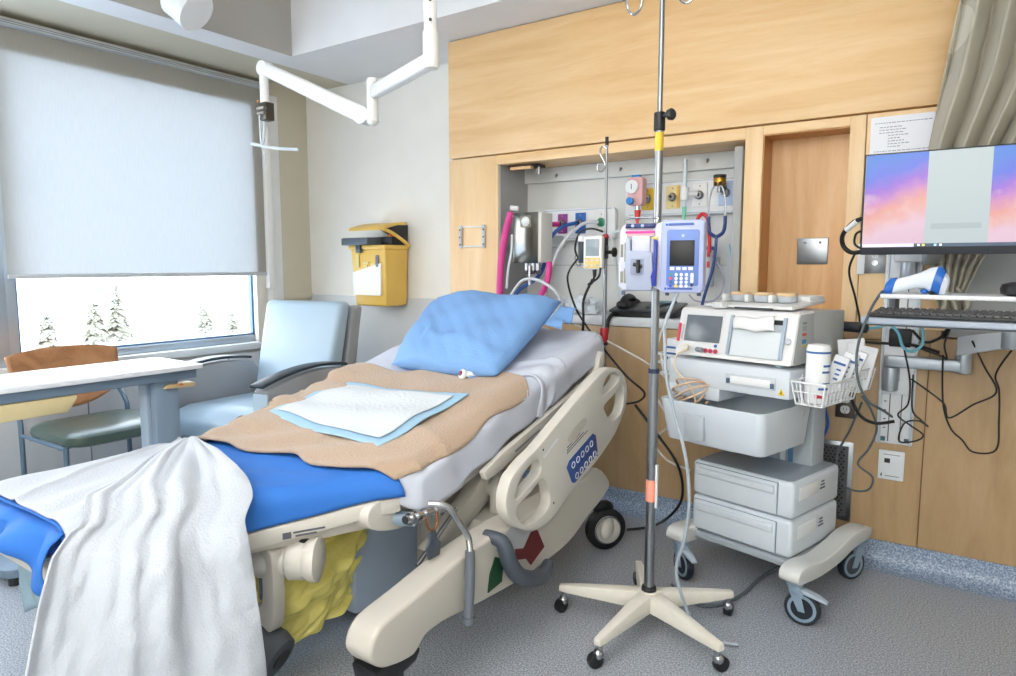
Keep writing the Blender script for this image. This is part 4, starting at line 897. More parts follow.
ox = thing('pulse_monitor', 'small white handheld pulse monitor with yellow keypad clamped to the thin rod', 'patient monitor', (-1.345, 2.645, 1.183), rz=rad(6)); ox.scale = (.85, .85, .92)
MB().prism(rrect(-.055, 0, .045, .155, .012), 'y', -.022, .018).build('case', M('pulse_white', 'E7E8E6', .4), ox, bev=.005)
B((-.042, -.0245, .062), (.030, -.021, .140)).build('display', M('pulse_display', '9AA7AE', .2), ox, bev=.001)
B((-.046, -.0240, .006), (.036, -.0205, .054)).build('keypad', M('pulse_yellow', 'E8CC80', .4), ox, bev=.001)
for i, (x, z) in enumerate([(-.034, .042), (-.006, .042), (.022, .042), (-.034, .018), (-.006, .018), (.022, .018)]):
    MB().cyl((x, -.024, z), (x, -.027, z), .0055, n=10).build('key', M('key_cyan', '8FC3DD', .4) if i == 5 else WHITE, ox)
B((-.010, .016, .05), (.045, .078, .11)).build('clamp', BLACK, ox, bev=.004)
MB().cyl((.04, .055, .08), (.085, .045, .08), .009).lathe([(.010, 0), (.023, .006), (.023, .018), (.010, .024)], (.075, .047, .08), (1, -.1, 0), 10).build('clamp_knob', BLACK, ox)
MB().cyl((-.075, .01, .03), (-.075, .01, .13), .019).build('sensor_holder', M('holder_slate', '2B3640', .4), ox, bev=.003)
MB().cyl((-.075, .01, .13), (-.075, .01, .158), .0195).build('holder_cap', WHITE, ox, bev=.003)
B((-.08, .0, .07), (-.05, .014, .09)).build('holder_arm', GREYLT, ox)
MB().cyl((.0, -.002, .0), (.0, -.002, -.035), .011, .008).build('cable_plug', BLACK, ox)
solo(MB().tube([(-1.42, 2.63, 1.23), (-1.465, 2.62, 1.15), (-1.46, 2.68, 1.02), (-1.41, 2.70, .93), (-1.32, 2.70, .83), (-1.21, 2.70, .72), (-1.13, 2.70, .66), (-1.15, 2.70, .62), (-1.21, 2.70, .60)], .0045), 'sensor_cable', BLACKG, 'long thin black sensor cable falling from the pulse monitor past the side rail', 'cable')
solo(MB().tube([(-1.345, 2.64, 1.15), (-1.345, 2.62, 1.125), (-1.35, 2.60, 1.12), (-1.305, 2.60, 1.15), (-1.30, 2.61, 1.19)], .005), 'short_cable_loop', BLACKG, 'short black cable looped beneath the pulse monitor', 'cable')
solo(MB().tube([(-1.36, 2.655, 1.14), (-1.405, 2.66, 1.05), (-1.405, 2.66, .96), (-1.42, 2.68, .86), (-1.41, 2.68, .80)], .006), 'power_lead', BLACKG, 'straight black lead running down beside the thin rod', 'cable')
solo(MB().tube([(-1.42, 2.65, 1.22), (-1.445, 2.65, 1.27), (-1.43, 2.66, 1.34), (-1.385, 2.68, 1.36), (-1.33, 2.69, 1.345)], .0045), 'cable_arch', BLACKG, 'black cable arching over the top of the pulse monitor', 'cable')
solo(MB().tube([(-1.17, 2.70, .60), (-1.08, 2.70, .50), (-.98, 2.72, .36), (-.97, 2.76, .22), (-1.04, 2.84, .10), (-1.12, 2.82, .03), (-1.22, 2.75, .012)], .006), 'floor_cable', BLACKG, 'black bed cable sweeping down to the floor behind the rear wheel', 'cable')
solo(MB().tube([(-1.47, 2.70, .935), (-1.30, 2.72, .86), (-1.10, 2.74, .76), (-1.0, 2.74, .66), (-.99, 2.74, .56), (-1.09, 2.74, .45), (-1.04, 2.74, .37), (-.93, 2.74, .34)], .0045), 'grey_cable', M('cable_light_grey', 'C3C2BC', .5), 'pale grey cable curving from the bed head behind the infusion pole', 'cable')
solo(MB().tube([(-.955, 2.5, 1.02), (-.985, 2.5, .93), (-1.02, 2.5, .80), (-1.00, 2.5, .70), (-.95, 2.5, .62)], .0045), 'grey_cable', M('cable_light_grey', 'C3C2BC', .5), 'pale grey cable dropping straight beside the infusion pole', 'cable')

# ================================================================ GAS BLENDER WITH HOSES
gb_ = thing('gas_blender', 'steel fronted gas blender box with round dial behind the pillow', 'gas blender', (-1.88, 3.0, 1.20))
B((-.085, -.05, .015), (.078, .06, .265)).build('case', M('blender_white', 'DEDDD8', .4), gb_, bev=.004)
B((-.088, -.056, .012), (.060, -.049, .268)).build('steel_front', M('mirror_steel', '74736F', .14, 1., var=.3, vs=9), gb_, bev=.002)
MB().lathe([(.025, 0), (.025, .005), (.019, .012), (.016, .014)], (-.012, -.055, .222), (0, -1, 0), 26).build('dial', WHITE, gb_)
MB().prism(rrect(-.044, .192, .020, .252, .006), 'y', -.0575, -.0555).build('dial_plate', M('dial_plate_dark', '6B6659', .35, .6), gb_)
for x in (-.04, 0, .03): MB().cyl((x, .0, .016), (x, .0, -.03), .012).cyl((x, 0, -.025), (x, 0, -.045), .016, .010).build('hose_fitting', CHROME, gb_)
MB().cyl((-.008, -.02, .0), (-.008, -.02, -.10), .008).build('drain_stem', CHROME, gb_)
B((-.03, .06, .10), (.03, .285, .16)).build('wall_bracket', GREYLT, gb_, bev=.004)
MB().cyl((-.135, -.01, .30), (-.095, .0, .295), .013).cyl((-.125, -.01, .27), (-.12, -.01, .25), .018).build('elbow_adapter', WHITE, gb_)
MB().cyl((-.10, 0, .13), (-.10, 0, .25), .014).build('side_tube', M('frosted_clear_plastic', 'D5DBE4', .25), gb_)
PK = M('hose_magenta', 'DB3E93', .45); BH = M('hose_blue', '2B57A6', .45); WH = M('hose_white', 'D9DEE6', .4)
solo(MB().tube([(-2.005, 2.98, 1.475), (-2.025, 2.96, 1.38), (-2.045, 2.95, 1.25), (-2.05, 2.94, 1.10), (-2.05, 2.94, .96)], .018, n=12), 'magenta_hose', PK, 'magenta hose dropping from the elbow beside the steel blender', 'hose')
solo(MB().tube([(-1.78, 2.99, 1.215), (-1.775, 2.98, 1.17), (-1.785, 2.97, 1.10), (-1.82, 2.96, 1.03), (-1.84, 2.96, .97)], .016, n=12), 'magenta_hose', PK, 'short magenta hose curving down under the blender corner', 'hose')
solo(MB().tube([(-1.85, 3.21, 1.42), (-1.885, 3.17, 1.415), (-1.90, 3.14, 1.38), (-1.90, 3.12, 1.30)], .014, n=12), 'magenta_hose', PK, 'stub of magenta hose plugged in the magenta wall outlet', 'hose')
solo(MB().tube([(-1.745, 3.215, 1.425), (-1.80, 3.15, 1.40), (-1.85, 3.11, 1.33), (-1.87, 3.09, 1.20), (-1.90, 3.06, 1.13), (-1.98, 3.02, 1.07), (-2.02, 2.99, 1.0)], .010, n=10), 'blue_hose', BH, 'dark blue hose from the blue wall outlet behind the blender', 'hose')
solo(MB().tube([(-1.62, 3.215, 1.425), (-1.68, 3.15, 1.41), (-1.76, 3.10, 1.32), (-1.80, 3.07, 1.22), (-1.83, 3.05, 1.10), (-1.83, 3.05, .98)], .009, n=10), 'white_hose', WH, 'white hose slanting down from the green centred wall outlet', 'hose')
solo(MB().tube([(-1.97, 2.93, 1.05), (-1.90, 2.92, 1.12), (-1.82, 2.92, 1.13), (-1.73, 2.93, 1.09), (-1.69, 2.95, 1.03), (-1.71, 2.97, .98), (-1.75, 3.0, .965)], .008, n=10), 'white_hose', WH, 'white hose looping below the blender over the counter', 'hose')
solo(MB().tube([(-2.0, 2.98, 1.36), (-1.995, 2.97, 1.28), (-2.01, 2.96, 1.18), (-2.02, 2.96, 1.08)], .007, n=10), 'white_hose', WH, 'thin white tube hanging between the magenta hose and the blender', 'hose')

# ================================================================ FETAL MONITOR CART
CL = (-.60, 2.60, 0); CZ = rad(-15)
cart = thing('monitor_cart', 'white equipment cart with two drawers, open bin and wire baskets', 'cart', CL, rz=CZ)
CW = M('cart_white', 'CCD5DE', .4); CB = M('cart_cream_base', 'CDCFCE', .4); CBL = M('caster_blue_grey', '8499AC', .4)
def armp(v0, v1):
    return smooth_loop([(v0, .150), (v0 - .012, .172), (v0 + .01, .198), (v0 + .08, .200), (v0 + .18, .186), (v0 + .30, .196), (v0 + .42, .215), (v1 - .02, .207), (v1, .185), (v1 - .03, .165), (v0 + .42, .160), (v0 + .30, .140), (v0 + .16, .135), (v0 + .06, .142)], 3)
for s in (-1, 1):
    MB().prism(armp(-.23, .345), 'x', s * .228 - .036, s * .228 + .036).build('base_arm', CB, cart, bev=.012, seg=3)
B((-.21, -.15, .155), (.21, .24, .182)).build('base_plate', M('cart_plate_grey', '9FA8B0', .5), cart, bev=.006)  # base plate in a darker grey than the arms
def ccaster(x, y, a, brake):
    fk = MB().cyl((x, y, .165), (x, y, .128), .026)
    d = Vector((cos(a), sin(a), 0)); s = Vector((-sin(a), cos(a), 0)); c = Vector((x, y, .058)) + d * .028
    fk.rings([[Vector((x, y, .135)) + s * q[0] + d * q[1] for q in ((-.022, -.02), (.022, -.02), (.022, .02), (-.022, .02))], [Vector((x, y, .10)) + d * .012 + s * q[0] + d * q[1] for q in ((-.022, -.018), (.022, -.018), (.022, .022), (-.022, .022))]])
    for k in (-1, 1): fk.rings([[Vector((x, y, .115)) + s * k * .019 + d * q + s * w for q, w in ((-.014, -.003), (.022, -.003), (.022, .003), (-.014, .003))], [c + s * k * .019 + d * q + s * w + Vector((0, 0, -.008)) for q, w in ((-.010, -.003), (.012, -.003), (.012, .003), (-.010, .003))]])
    f = fk.build('caster_fork', CBL, cart, bev=.002)
    wm_ = MB().lathe([(.044, -.012), (.056, -.012), (.058, 0), (.056, .012), (.044, .012), (.030, .010), (.030, -.010)], c, s, 30).build('wheel', M('tyre_navy_black', '1B222C', .5), f)
    MB().lathe([(.046, -.0135), (.046, .0135), (.036, .0135), (.036, -.0135)], c, s, 28, closed=True).build('wheel_ring', CBL, wm_)
    MB().lathe([(.034, -.0115), (.034, .0115)], c, s, 24).build('wheel_disc', DGREY, wm_)
    if brake:
        b0 = Vector((x, y, .118)) + d * .02
        MB().rings([[b0 + s * q * .017 + Vector((0, 0, z)) for q, z in ((-1, -.006), (1, -.006), (1, .008), (-1, .008))], [b0 + d * .05 + s * q * .015 + Vector((0, 0, z)) for q, z in ((-1, -.016), (1, -.016), (1, -.004), (-1, -.004))], [b0 + d * .085 + s * q * .010 + Vector((0, 0, z)) for q, z in ((-1, -.026), (1, -.026), (1, -.018), (-1, -.018))]]).build('brake_lever', M('brake_lever_grey', 'A3B1BE', .4), f, bev=.002)
ccaster(.228, -.195, rad(12), True); ccaster(-.228, -.195, rad(-25), True); ccaster(.228, .305, rad(250), False); ccaster(-.228, .305, rad(100), False)
du = B((-.215, -.145, .185), (.185, .215, .322)); d1 = du.build('drawer_housing', CW, cart, bev=.016, seg=3)
d2 = B((-.215, -.145, .325), (.185, .215, .458)).build('drawer_housing', CW, cart, bev=.016, seg=3)
MB().prism(rrect(-.203, -.135, .174, .205, .02), 'z', .4565, .4585).build('top_surface', M('cart_grey_top', '9BA6B2', .3), d2)
for z, p_ in ((.335, d2), (.195, d1)):
    dr = B((-.198, -.151, z), (.128, -.143, z + .112)).build('drawer_front', CW, p_, bev=.003)
    B((-.200, -.1475, z + .108), (.131, -.1435, z + .1135)).build('shadow_gap', M('drawer_gap_slate', '6E8494', .5), p_)
    B((.1285, -.1475, z), (.1315, -.1435, z + .112)).build('shadow_gap', M('drawer_gap_slate', '6E8494', .5), p_)
    MB().prism([(-.151, z + .072), (-.159, z + .074), (-.160, z + .098), (-.151, z + .102)], 'x', -.190, .120).build('drawer_grip', CW, p_, bev=.002)
    B((.1845, -.10, z + .052), (.1875, .035, z + .100)).build('label_plate', M('cart_plate_pale', 'E3E7EA', .35), p_, bev=.001)
    for k in range(3): B((.1848, .055 + .004 * k, z + .060 + k * .012), (.1864, .095 - .004 * k, z + .066 + k * .012)).build('printed_mark', M('printed_ink_dark', '5C5F68', .7), p_)
B((-.09, .10, .18), (.13, .20, .74)).build('mast', M('mast_grey', 'A7B0B8', .4), cart, bev=.006)
for i, (c_, x) in enumerate([('2C5C9C', -.05), ('9FB6CC', -.02), ('DDE6EE', .02), ('5B87B5', .05)]): B((x - .009, .094, .46), (x + .009, .100, .60)).build('mast_slot', M('mast_slot_%d' % i, c_, .4), cart)
# bin
bn = MB(); o_ = rrect(-.285, -.285, .14, .075, .03, 5); i_ = rrect(-.277, -.277, .132, .067, .025, 5)
ob = rrect(-.262, -.262, .128, .06, .03, 5); ib = rrect(-.256, -.256, .122, .054, .025, 5)
bn.rings([[(x, y, .556) for x, y in ob], [(x, y, .708) for x, y in o_], [(x, y, .708) for x, y in i_], [(x, y, .566) for x, y in ib]])
bin_ = bn.build('open_bin', CW, cart, bev=.003)
B((-.165, -.287, .575), (-.085, -.268, .665)).build('bin_recess', M('bin_recess_grey', 'B4BDC6', .45), bin_, bev=.004)
MB().prism(rrect(-.20, .0, .0, .1, .02), 'z', .535, .556).xf(Matrix.Translation((0, -.2, 0))).build('bin_bracket', CW, bin_, bev=.004)
MB().cyl((.133, .0, .675), (.1405, .0, .675), .012).build('round_cap', GREYLT, bin_)
MB().prism([(-.02, 0), (.10, .06), (.10, .065), (-.02, .006)], 'y', -.24, -.06).xf(Matrix.Translation((.0, 0, .625))).build('grey_partition', M('bin_inner_blue', '7FA0B4', .4), bin_)
# printer housing on top
ph = B((-.325, -.165, .745), (.165, .20, .846)).build('printer_housing', M('printer_housing_pale', 'D3DAE2', .4), cart, bev=.008)
B((-.325, -.165, .70), (-.10, .10, .75)).build('housing_step', M('printer_housing_pale', 'D3DAE2', .4), cart, bev=.008)
B((-.075, -.170, .772), (.115, -.160, .815)).build('slot_frame', GREYLT, ph, bev=.003)
B((-.055, -.1715, .780), (.098, -.168, .806)).build('slot_door', WHITE, ph, bev=.002)
for x in (-.063, .105): B((x - .007, -.1715, .778), (x + .007, -.1685, .796)).build('slot_hinge', M('hinge_slate', '4B6378', .4), ph)
MB().prism([(.125, .760), (.149, .760), (.137, .782)], 'y', -.1675, -.1645).build('warning_triangle', M('warning_yellow', 'F0D020', .5), ph)
MB().prism([(.1345, .764), (.1395, .764), (.1375, .777), (.1365, .777)], 'y', -.1682, -.1674).build('warning_mark', BLACK, ph)
# wire baskets
def basket(x0, x1, y0, y1, z0, z1, nx, ny, nm):
    b = MB(); r = .0026; q = .012
    for z, a in ((z1, 0), ((z0 + z1) / 2 + .005, q * .5), (z0, q)):
        b.tube([(x0 + a, y0 + a, z), (x1 - a, y0 + a, z), (x1 - a, y1 - a, z), (x0 + a, y1 - a, z)], r * (1.4 if z == z1 else 1), n=6, sub=1, closed=True)
    for i in range(nx + 1):
        x = x0 + (x1 - x0) * i / nx; xx = x0 + q + (x1 - x0 - 2 * q) * i / nx
        b.tube([(x, y0, z1), (xx, y0 + q, z0), (xx, y1 - q, z0), (x, y1, z1)], r, n=6, sub=1)
    for i in range(1, ny):
        y = y0 + (y1 - y0) * i / ny; yy = y0 + q + (y1 - y0 - 2 * q) * i / ny
        b.tube([(x0, y, z1), (x0 + q, yy, z0), (x1 - q, yy, z0), (x1, y, z1)], r, n=6, sub=1)
    return b.build(nm, M('white_coated_wire', 'E4E7EA', .35), cart)
basket(.195, .305, -.215, .045, .748, .822, 4, 9, 'wire_basket')
basket(.20, .305, .055, .175, .765, .842, 4, 4, 'wire_basket')
basket(-.445, -.335, -.10, .10, .762, .842, 3, 5, 'wire_basket')
MB().tube([(.165, -.10, .80), (.178, -.10, .83)], .004, sub=1).build('basket_hook', WHITE, cart); MB().tube([(-.325, -.02, .80), (-.337, -.02, .84)], .004, sub=1).build('basket_hook', WHITE, cart)
B((.155, .10, .79), (.19, .18, .82)).build('basket_bracket', GREYLT, cart)
MB().cyl((.085, .34, .965), (.205, .34, .965), .020).build('push_handle_grip', M('grip_slate_black', '2A3138', .5), cart, bev=.003)
MB().tube([(.0, .20, .80), (.0, .33, .86), (.0, .345, .965), (.09, .34, .965)], .009).build('push_handle', GREYLT, cart)
CM = Matrix.Translation(CL) @ Matrix.Rotation(CZ, 4, 'Z')
def cl_(x, y, z): return CM @ Vector((x, y, z))
def csolo(mb, name, mat, label, cat, group=None, **k): return solo(mb.xf(CM), name, mat, label, cat, group, **k)
def cthing(name, label, cat, p, group=None, rz=0): return thing(name, label, cat, cl_(*p), rz=CZ + rz, group=group)
# fetal monitor
fm_ = cthing('fetal_monitor', 'white fetal heart monitor with grey screen and paper printer on the cart', 'monitor', (-.07, .03, .860))
FW = M('monitor_white', 'E6E6E6', .38); FG = M('monitor_side_grey', 'B3B5B4', .45)
MB().prism([(-.19, .0), (-.185, .012), (-.150, .165), (-.138, .178), (-.03, .183), (-.03, 0)], 'x', -.236, .232).build('front_shell', FW, fm_, bev=.006)
MB().prism([(-.03, .0), (.215, .005), (.215, .175), (-.03, .181)], 'x', -.228, .231).build('rear_shell', FG, fm_, bev=.005)
MB().prism([(-.183, .004), (-.148, .160), (-.138, .172), (-.04, .176), (-.04, .003)], 'x', .230, .236).build('side_panel', FG, fm_, bev=.001)
TM = Matrix.Translation((0, -.188, .006)) @ Matrix.Rotation(rad(-12.6), 4, 'X')   # plane of the sloping face: local x,z
def face(lo, hi, nm, mat, bev=.001, par=None): return MB().box(lo, hi, TM).build(nm, mat, par or fm_, bev=bev)
sc_ = face((-.200, -.003, .050), (-.050, .002, .150), 'screen', M('monitor_screen', '6B747C', .25))
face((-.232, -.003, .045), (-.222, .002, .115), 'red_label', M('label_crimson', 'E0284A', .4))
face((-.214, -.003, .055), (-.209, .002, .110), 'grey_label', GREYLT)
pb_ = face((-.010, -.004, .010), (.195, .002, .150), 'printer_bay', M('printer_bay_grey', 'B9C1C8', .4))
for x in (-.012, .188): MB().box((x, -.012, .012), (x + .012, .0, .158), TM).build('bay_side', M('bay_side_blue', 'A3B2C2', .4), pb_, bev=.003)
face((.002, -.007, .012), (.186, -.002, .105), 'paper_door', M('paper_door_pale', 'D7DDE2', .4), .002, pb_)
for x, w_ in ((-.004, .02), (.155, .03)): face((x, -.008, .132), (x + w_, -.0035, .148), 'bay_shadow', BLACK, .001, pb_)
MB().grid(lambda u, v: TM @ Vector((.0 + .155 * u + .012 * v, -.010 - .012 * sin(v * 2.2) , .150 - .045 * v + .010 * u * (1 - v) + .004 * sin(u * 9))), 14, 8).build('paper_strip', M('printer_paper', 'E9EAEA', .7), pb_, thick=.001, angle=180)
MB().lathe([(.011, 0), (.011, .006), (.008, .009)], TM @ Vector((.212, -.002, .078)), TM.to_3x3() @ Vector((0, -1, 0))).build('knob', M('knob_pale', 'C6CBD0', .4), fm_, bev=0)
MB().lathe([(.006, 0), (.006, .003)], TM @ Vector((-.060, -.002, .038)), TM.to_3x3() @ Vector((0, -1, 0))).build('blue_button', M('button_blue', '2C6DB8', .4), fm_)
for x in (-.098, -.078, -.057): MB().lathe([(.0085, 0), (.0085, .004), (.004, .004), (.004, .002)], TM @ Vector((x, -.002, .018)), TM.to_3x3() @ Vector((0, -1, 0))).build('port', M('port_magenta', 'C02A52', .4), fm_)
MB().lathe([(.012, 0), (.010, .02), (.011, .03)], TM @ Vector((-.185, -.002, .022)), TM.to_3x3() @ Vector((.5, -1, 0))).build('cable_plug', M('plug_ivory', 'D9D5C4', .4), fm_)
MB().lathe([(.009, 0), (.009, .03)], TM @ Vector((-.135, -.004, .020)), (1, -.35, 0)).build('grey_plug', GREY, fm_)
for k, (c_, z, h) in enumerate([('9A9C9C', .118, .016), ('C8523A', .100, .010), ('2F86B8', .074, .014), ('D9C04A', .062, .006), ('8E9090', .140, .008)]): B((.2355, -.125, z), (.2368, -.095, z + h)).build('side_sticker', M('sticker_%d' % k, c_, .5), fm_)
for x in (-.17, .17): MB().lathe([(.016, 0), (.018, .012)], (x, -.14, -.012)).lathe([(.016, 0), (.018, .012)], (x, .16, -.012)).build('rubber_foot', M('foot_cyan_grey', 'A9C3D0', .4), fm_)
# tray with transducers on the monitor
tr = cthing('transducer_tray', 'white sloping tray holding three round transducers on top of the monitor', 'tray', (-.045, .03, 1.045))
MB().prism([(-.12, .0), (.13, .018), (.13, .034), (-.12, .012)], 'x', -.175, .17).build('tray_plate', M('tray_white', 'DEE0E0', .4), tr, bev=.005)
B((-.06, .02, .02), (.165, .13, .045)).build('tray_back', M('tray_white', 'DEE0E0', .4), tr, bev=.006)
MB().cyl((-.11, -.12, -.004), (-.11, -.12, .020), .028).build('cup_holder', M('tray_white', 'DEE0E0', .4), tr, bev=.004)
for x in (-.135, -.042, .052): B((x, -.07, .02), (x + .016, .03, .048)).build('divider', M('tray_white', 'DEE0E0', .4), tr, bev=.004)
B((-.05, -.122, -.002), (.10, -.119, .004)).build('slot_shadow', DGREY, tr)
for i, (x, w_) in enumerate([(-.082, 'first of three round beige topped transducers, at the screen end of the tray'), (.010, 'middle of the three round beige topped transducers in the tray'), (.102, 'last of the three beige topped transducers, at the printer end of the tray')]):
    d = cthing('transducer', w_, 'transducer', (-.045 + x, .005, 1.067), group='transducers in the tray')
    MB().lathe([(.030, 0), (.034, .006), (.034, .022), (.032, .024)], n=28).build('body', M('transducer_grey', 'B9C0C8', .4), d)
    MB().lathe([(.035, .023), (.037, .026), (.034, .034), (.004, .035)], n=28).build('beige_cap', M('transducer_beige', 'DDBE94', .5), d)
# bottle, packets, boxes in the baskets
bo = cthing('wipes_canister', 'tall white canister with blue bands in the front wire basket', 'canister', (.250, -.150, .753))
MB().lathe([(.035, 0), (.037, .004), (.037, .178), (.034, .186), (.033, .19)], n=28).build('body', WHITE, bo)
for z, a0, a1 in ((.163, -150, 20), (.120, -40, 10), (.062, -40, 10), (.100, -45, 0), (.045, -60, 0)):
    MB().rings([[(.0375 * cos(rad(a)), .0375 * sin(rad(a)), z), (.0375 * cos(rad(a)), .0375 * sin(rad(a)), z + .007), (.0365 * cos(rad(a)), .0365 * sin(rad(a)), z + .007), (.0365 * cos(rad(a)), .0365 * sin(rad(a)), z)] for a in [a0 + (a1 - a0) * i / 12 for i in range(13)]]).build('blue_band', M('band_blue', '2C5FA0', .4), bo)
MB().rings([[(.0375 * cos(rad(a)), .0375 * sin(rad(a)), z) for z in (.018, .032)] + [(.0365 * cos(rad(a)), .0365 * sin(rad(a)), z) for z in (.032, .018)] for a in [-75 + 35 * i / 8 for i in range(9)]]).build('red_patch', M('patch_red', 'C8283C', .4), bo)
def packet(label, p, sz, tilt, lean, marks=True):
    t = cthing('paper_packet', label, 'packet', p, group='packets in the wire baskets'); t.rotation_euler = (rad(lean), rad(tilt), CZ + rad(10))
    MB().box((-sz[0] / 2, -sz[1] / 2, 0), (sz[0] / 2, sz[1] / 2, sz[2])).build('sleeve', M('packet_white', 'E6E9EE', .6), t, bev=.004)
    if marks:
        B((-sz[0] / 2 + .004, -sz[1] / 2 - .001, sz[2] - .03), (sz[0] / 2 - .006, -sz[1] / 2 + .001, sz[2] - .022)).build('blue_print', M('band_blue', '2C5FA0', .4), t)
        for k in range(3): B((-.004, -sz[1] / 2 - .001, sz[2] - .05 - .016 * k), (.010, -sz[1] / 2 + .001, sz[2] - .044 - .016 * k)).build('blue_print', M('band_blue', '2C5FA0', .4), t)
packet('white packet leaning next to the tall canister', (.253, -.080, .757), (.048, .018, .150), 16, -6)
packet('white packet behind the one beside the canister', (.256, -.035, .757), (.048, .018, .158), 18, -6)
packet('third white packet nearest the rear basket', (.26, .01, .757), (.044, .016, .165), 20, -4)
packet('large plain white paper pouch standing in the rear basket', (.255, .11, .775), (.10, .014, .150), 10, -8, False)
packet('plain white paper sleeve behind the large pouch', (.245, .15, .775), (.09, .012, .165), -8, -8, False)
ctt = cthing('glove_box', 'small white box with blue bands in the far wire basket by the infusion pole', 'box', (-.385, .0, .768))
B((-.035, -.05, 0), (.035, .05, .135)).build('carton', WHITE, ctt, bev=.003)
for z in (.095, .05, .07): B((-.0355, -.0512, z), (.012, -.0495, z + .008)).build('blue_band', M('band_blue', '2C5FA0', .4), ctt)
# coiled beige cable and monitor lead
cb_ = MB(); pts = []
for i in range(64):
    a = i * 2 * pi / 12; r = .078 + .012 * sin(i * .9)
    pts.append((-.215 + r * cos(a) * .8, -.17 + r * .75 * sin(a), .680 + .055 * (.5 + .5 * sin(a + i * .05)) + .0012 * i - .02))
csolo(cb_.tube(pts, .0042, n=6, sub=3), 'coiled_cable', M('cable_beige', 'DDBFA0', .5), 'beige cable coiled in the cart bin', 'cable')
csolo(MB().tube([(-.235, -.172, .882), (-.262, -.20, .865), (-.258, -.22, .82), (-.225, -.215, .78), (-.19, -.20, .73), (-.175, -.20, .69)], .0042), 'monitor_lead', M('cable_cream', 'E3D3B8', .5), 'cream lead from the monitor plug down into the bin', 'cable')
# pump power cord, bracketed down to the floor
solo(MB().tube([(-.72, 1.96, 1.12), (-.748, 1.94, 1.03), (-.745, 1.93, .964), (-.736, 1.93, .859), (-.704, 1.93, .741), (-.670, 1.93, .624), (-.657, 1.93, .488), (-.669, 1.93, .376), (-.695, 1.94, .275), (-.680, 1.96, .18), (-.655, 2.02, .06), (-.62, 2.06, .012), (-.54, 2.09, .008)], .0052), 'pump_cable', M('cord_blue_grey', '9DA9B3', .45), 'grey power cord hanging from the infusion pump to the floor', 'cable')
solo(MB().tube([(-.86, 2.36, .01), (-.80, 2.30, .008), (-.72, 2.27, .008), (-.66, 2.32, .008), (-.62, 2.44, .008), (-.60, 2.6, .008), (-.55, 2.8, .008)], .006), 'floor_cable', M('cord_slate', '5F6971', .5), 'grey cord lying on the floor under the cart', 'cable')
# ================================================================ WALL MOUNTED WORKSTATION
tk = thing('wall_track', 'white aluminium wall track carrying the monitor and keyboard arms', 'wall track', (-.213, 3.019, .505))
B((-.062, -.022, 0), (.062, 0, .76)).build('rail_back', M('track_white', 'E9EDF2', .35), tk, bev=.003)
for x in (-.056, .050): B((x, -.034, 0), (x + .008, -.018, .76)).build('rail_lip', ALU, tk)
for x in (-.022, .018): B((x, -.026, .01), (x + .003, -.021, .76)).build('groove', DGREY, tk)
for i in range(5): B((-.040, -.0235, .06 + i * .035), (-.032, -.0215, .064 + i * .035)).build('index_mark', DGREY, tk)
for x in (-.045, .035): B((x, -.036, .012), (x + .016, -.030, .028)).build('end_clip', M('clip_teal', '3E6A74', .4), tk)
B((-.050, -.040, .20), (.052, -.022, .40)).build('mount_plate', M('track_white', 'E9EDF2', .35), tk, bev=.004)
B((-.035, -.052, .385), (.040, -.026, .455)).build('cable_clip', BLACK, tk, bev=.006)
AS = M('arm_satin_silver', 'AEB7C0', .35, .5)
ka = thing('keyboard_mount', 'silver jointed arm holding the keyboard tray', 'arm', (-.235, 2.965, .735))
MB().cyl((0, 0, -.015), (0, 0, .078), .028).build('shoulder', AS, ka, bev=.006)
B((-.03, .0, .02), (.03, .055, .09)).build('shoulder_block', AS, ka, bev=.004)
MB().prism(rrect(-.026, -.024, .252, .024, .022), 'z', .078, .122).build('lower_arm', AS, ka, bev=.008)
MB().cyl((.23, 0, .072), (.23, 0, .17), .026).build('elbow', AS, ka, bev=.006)
MB().rings([[(.205, -.045, .14), (.235, .015, .14), (.235, .015, .21), (.205, -.045, .21)], [(.335, -.155, .185), (.365, -.10, .185), (.365, -.10, .245), (.335, -.155, .245)]]).build('upper_arm', M('arm_white', 'D2D7DE', .4), ka, bev=.006)
MB().cyl((.36, -.15, .185), (.36, -.15, .295), .030).build('tray_spindle', AS, ka, bev=.005)
KZ = rad(-4)
kt = thing('keyboard_tray', 'pale keyboard tray with a raised shelf under the monitor', 'tray', (.05, 2.44, 1.02), rz=KZ)
MB().prism(rrect(-.325, -.10, .36, .16, .02), 'z', 0, .022).build('tray_board', M('tray_blue_grey', 'A9B4C4', .4), kt, bev=.006)
B((-.325, -.098, -.004), (.36, .155, .0)).build('tray_underside', DGREY, kt)
MB().prism(rrect(-.285, -.06, .36, .17, .01), 'z', .078, .092).build('raised_shelf', M('shelf_white', 'E3E6EA', .35), kt, bev=.004)
for x in (-.275, .33): B((x, .08, .02), (x + .02, .16, .08)).build('shelf_leg', M('shelf_grey', '7E8690', .4), kt, bev=.003)
kb = thing('computer_keyboard', 'black computer keyboard on the tray beneath the raised shelf', 'keyboard', (.06, 2.40, 1.043), rz=KZ)
MB().prism([(-.07, 0), (.07, 0), (.07, .020), (-.07, .010)], 'x', -.31, .30).build('case', M('keyboard_black', '1A1D22', .45), kb, bev=.003)
KM = Matrix.Rotation(math.atan2(.010, .14), 4, 'X'); ksh = bpy.data.meshes.new('key')
km = MB().rings([[(-.0078, -.0078, 0), (.0078, -.0078, 0), (.0078, .0078, 0), (-.0078, .0078, 0)], [(-.006, -.006, .007), (.006, -.006, .007), (.006, .006, .007), (-.006, .006, .007)]])
k0 = km.build('key', M('key_black', '26292F', .4), kb); k0.rotation_euler = (math.atan2(.010, .14), 0, 0)
first = True
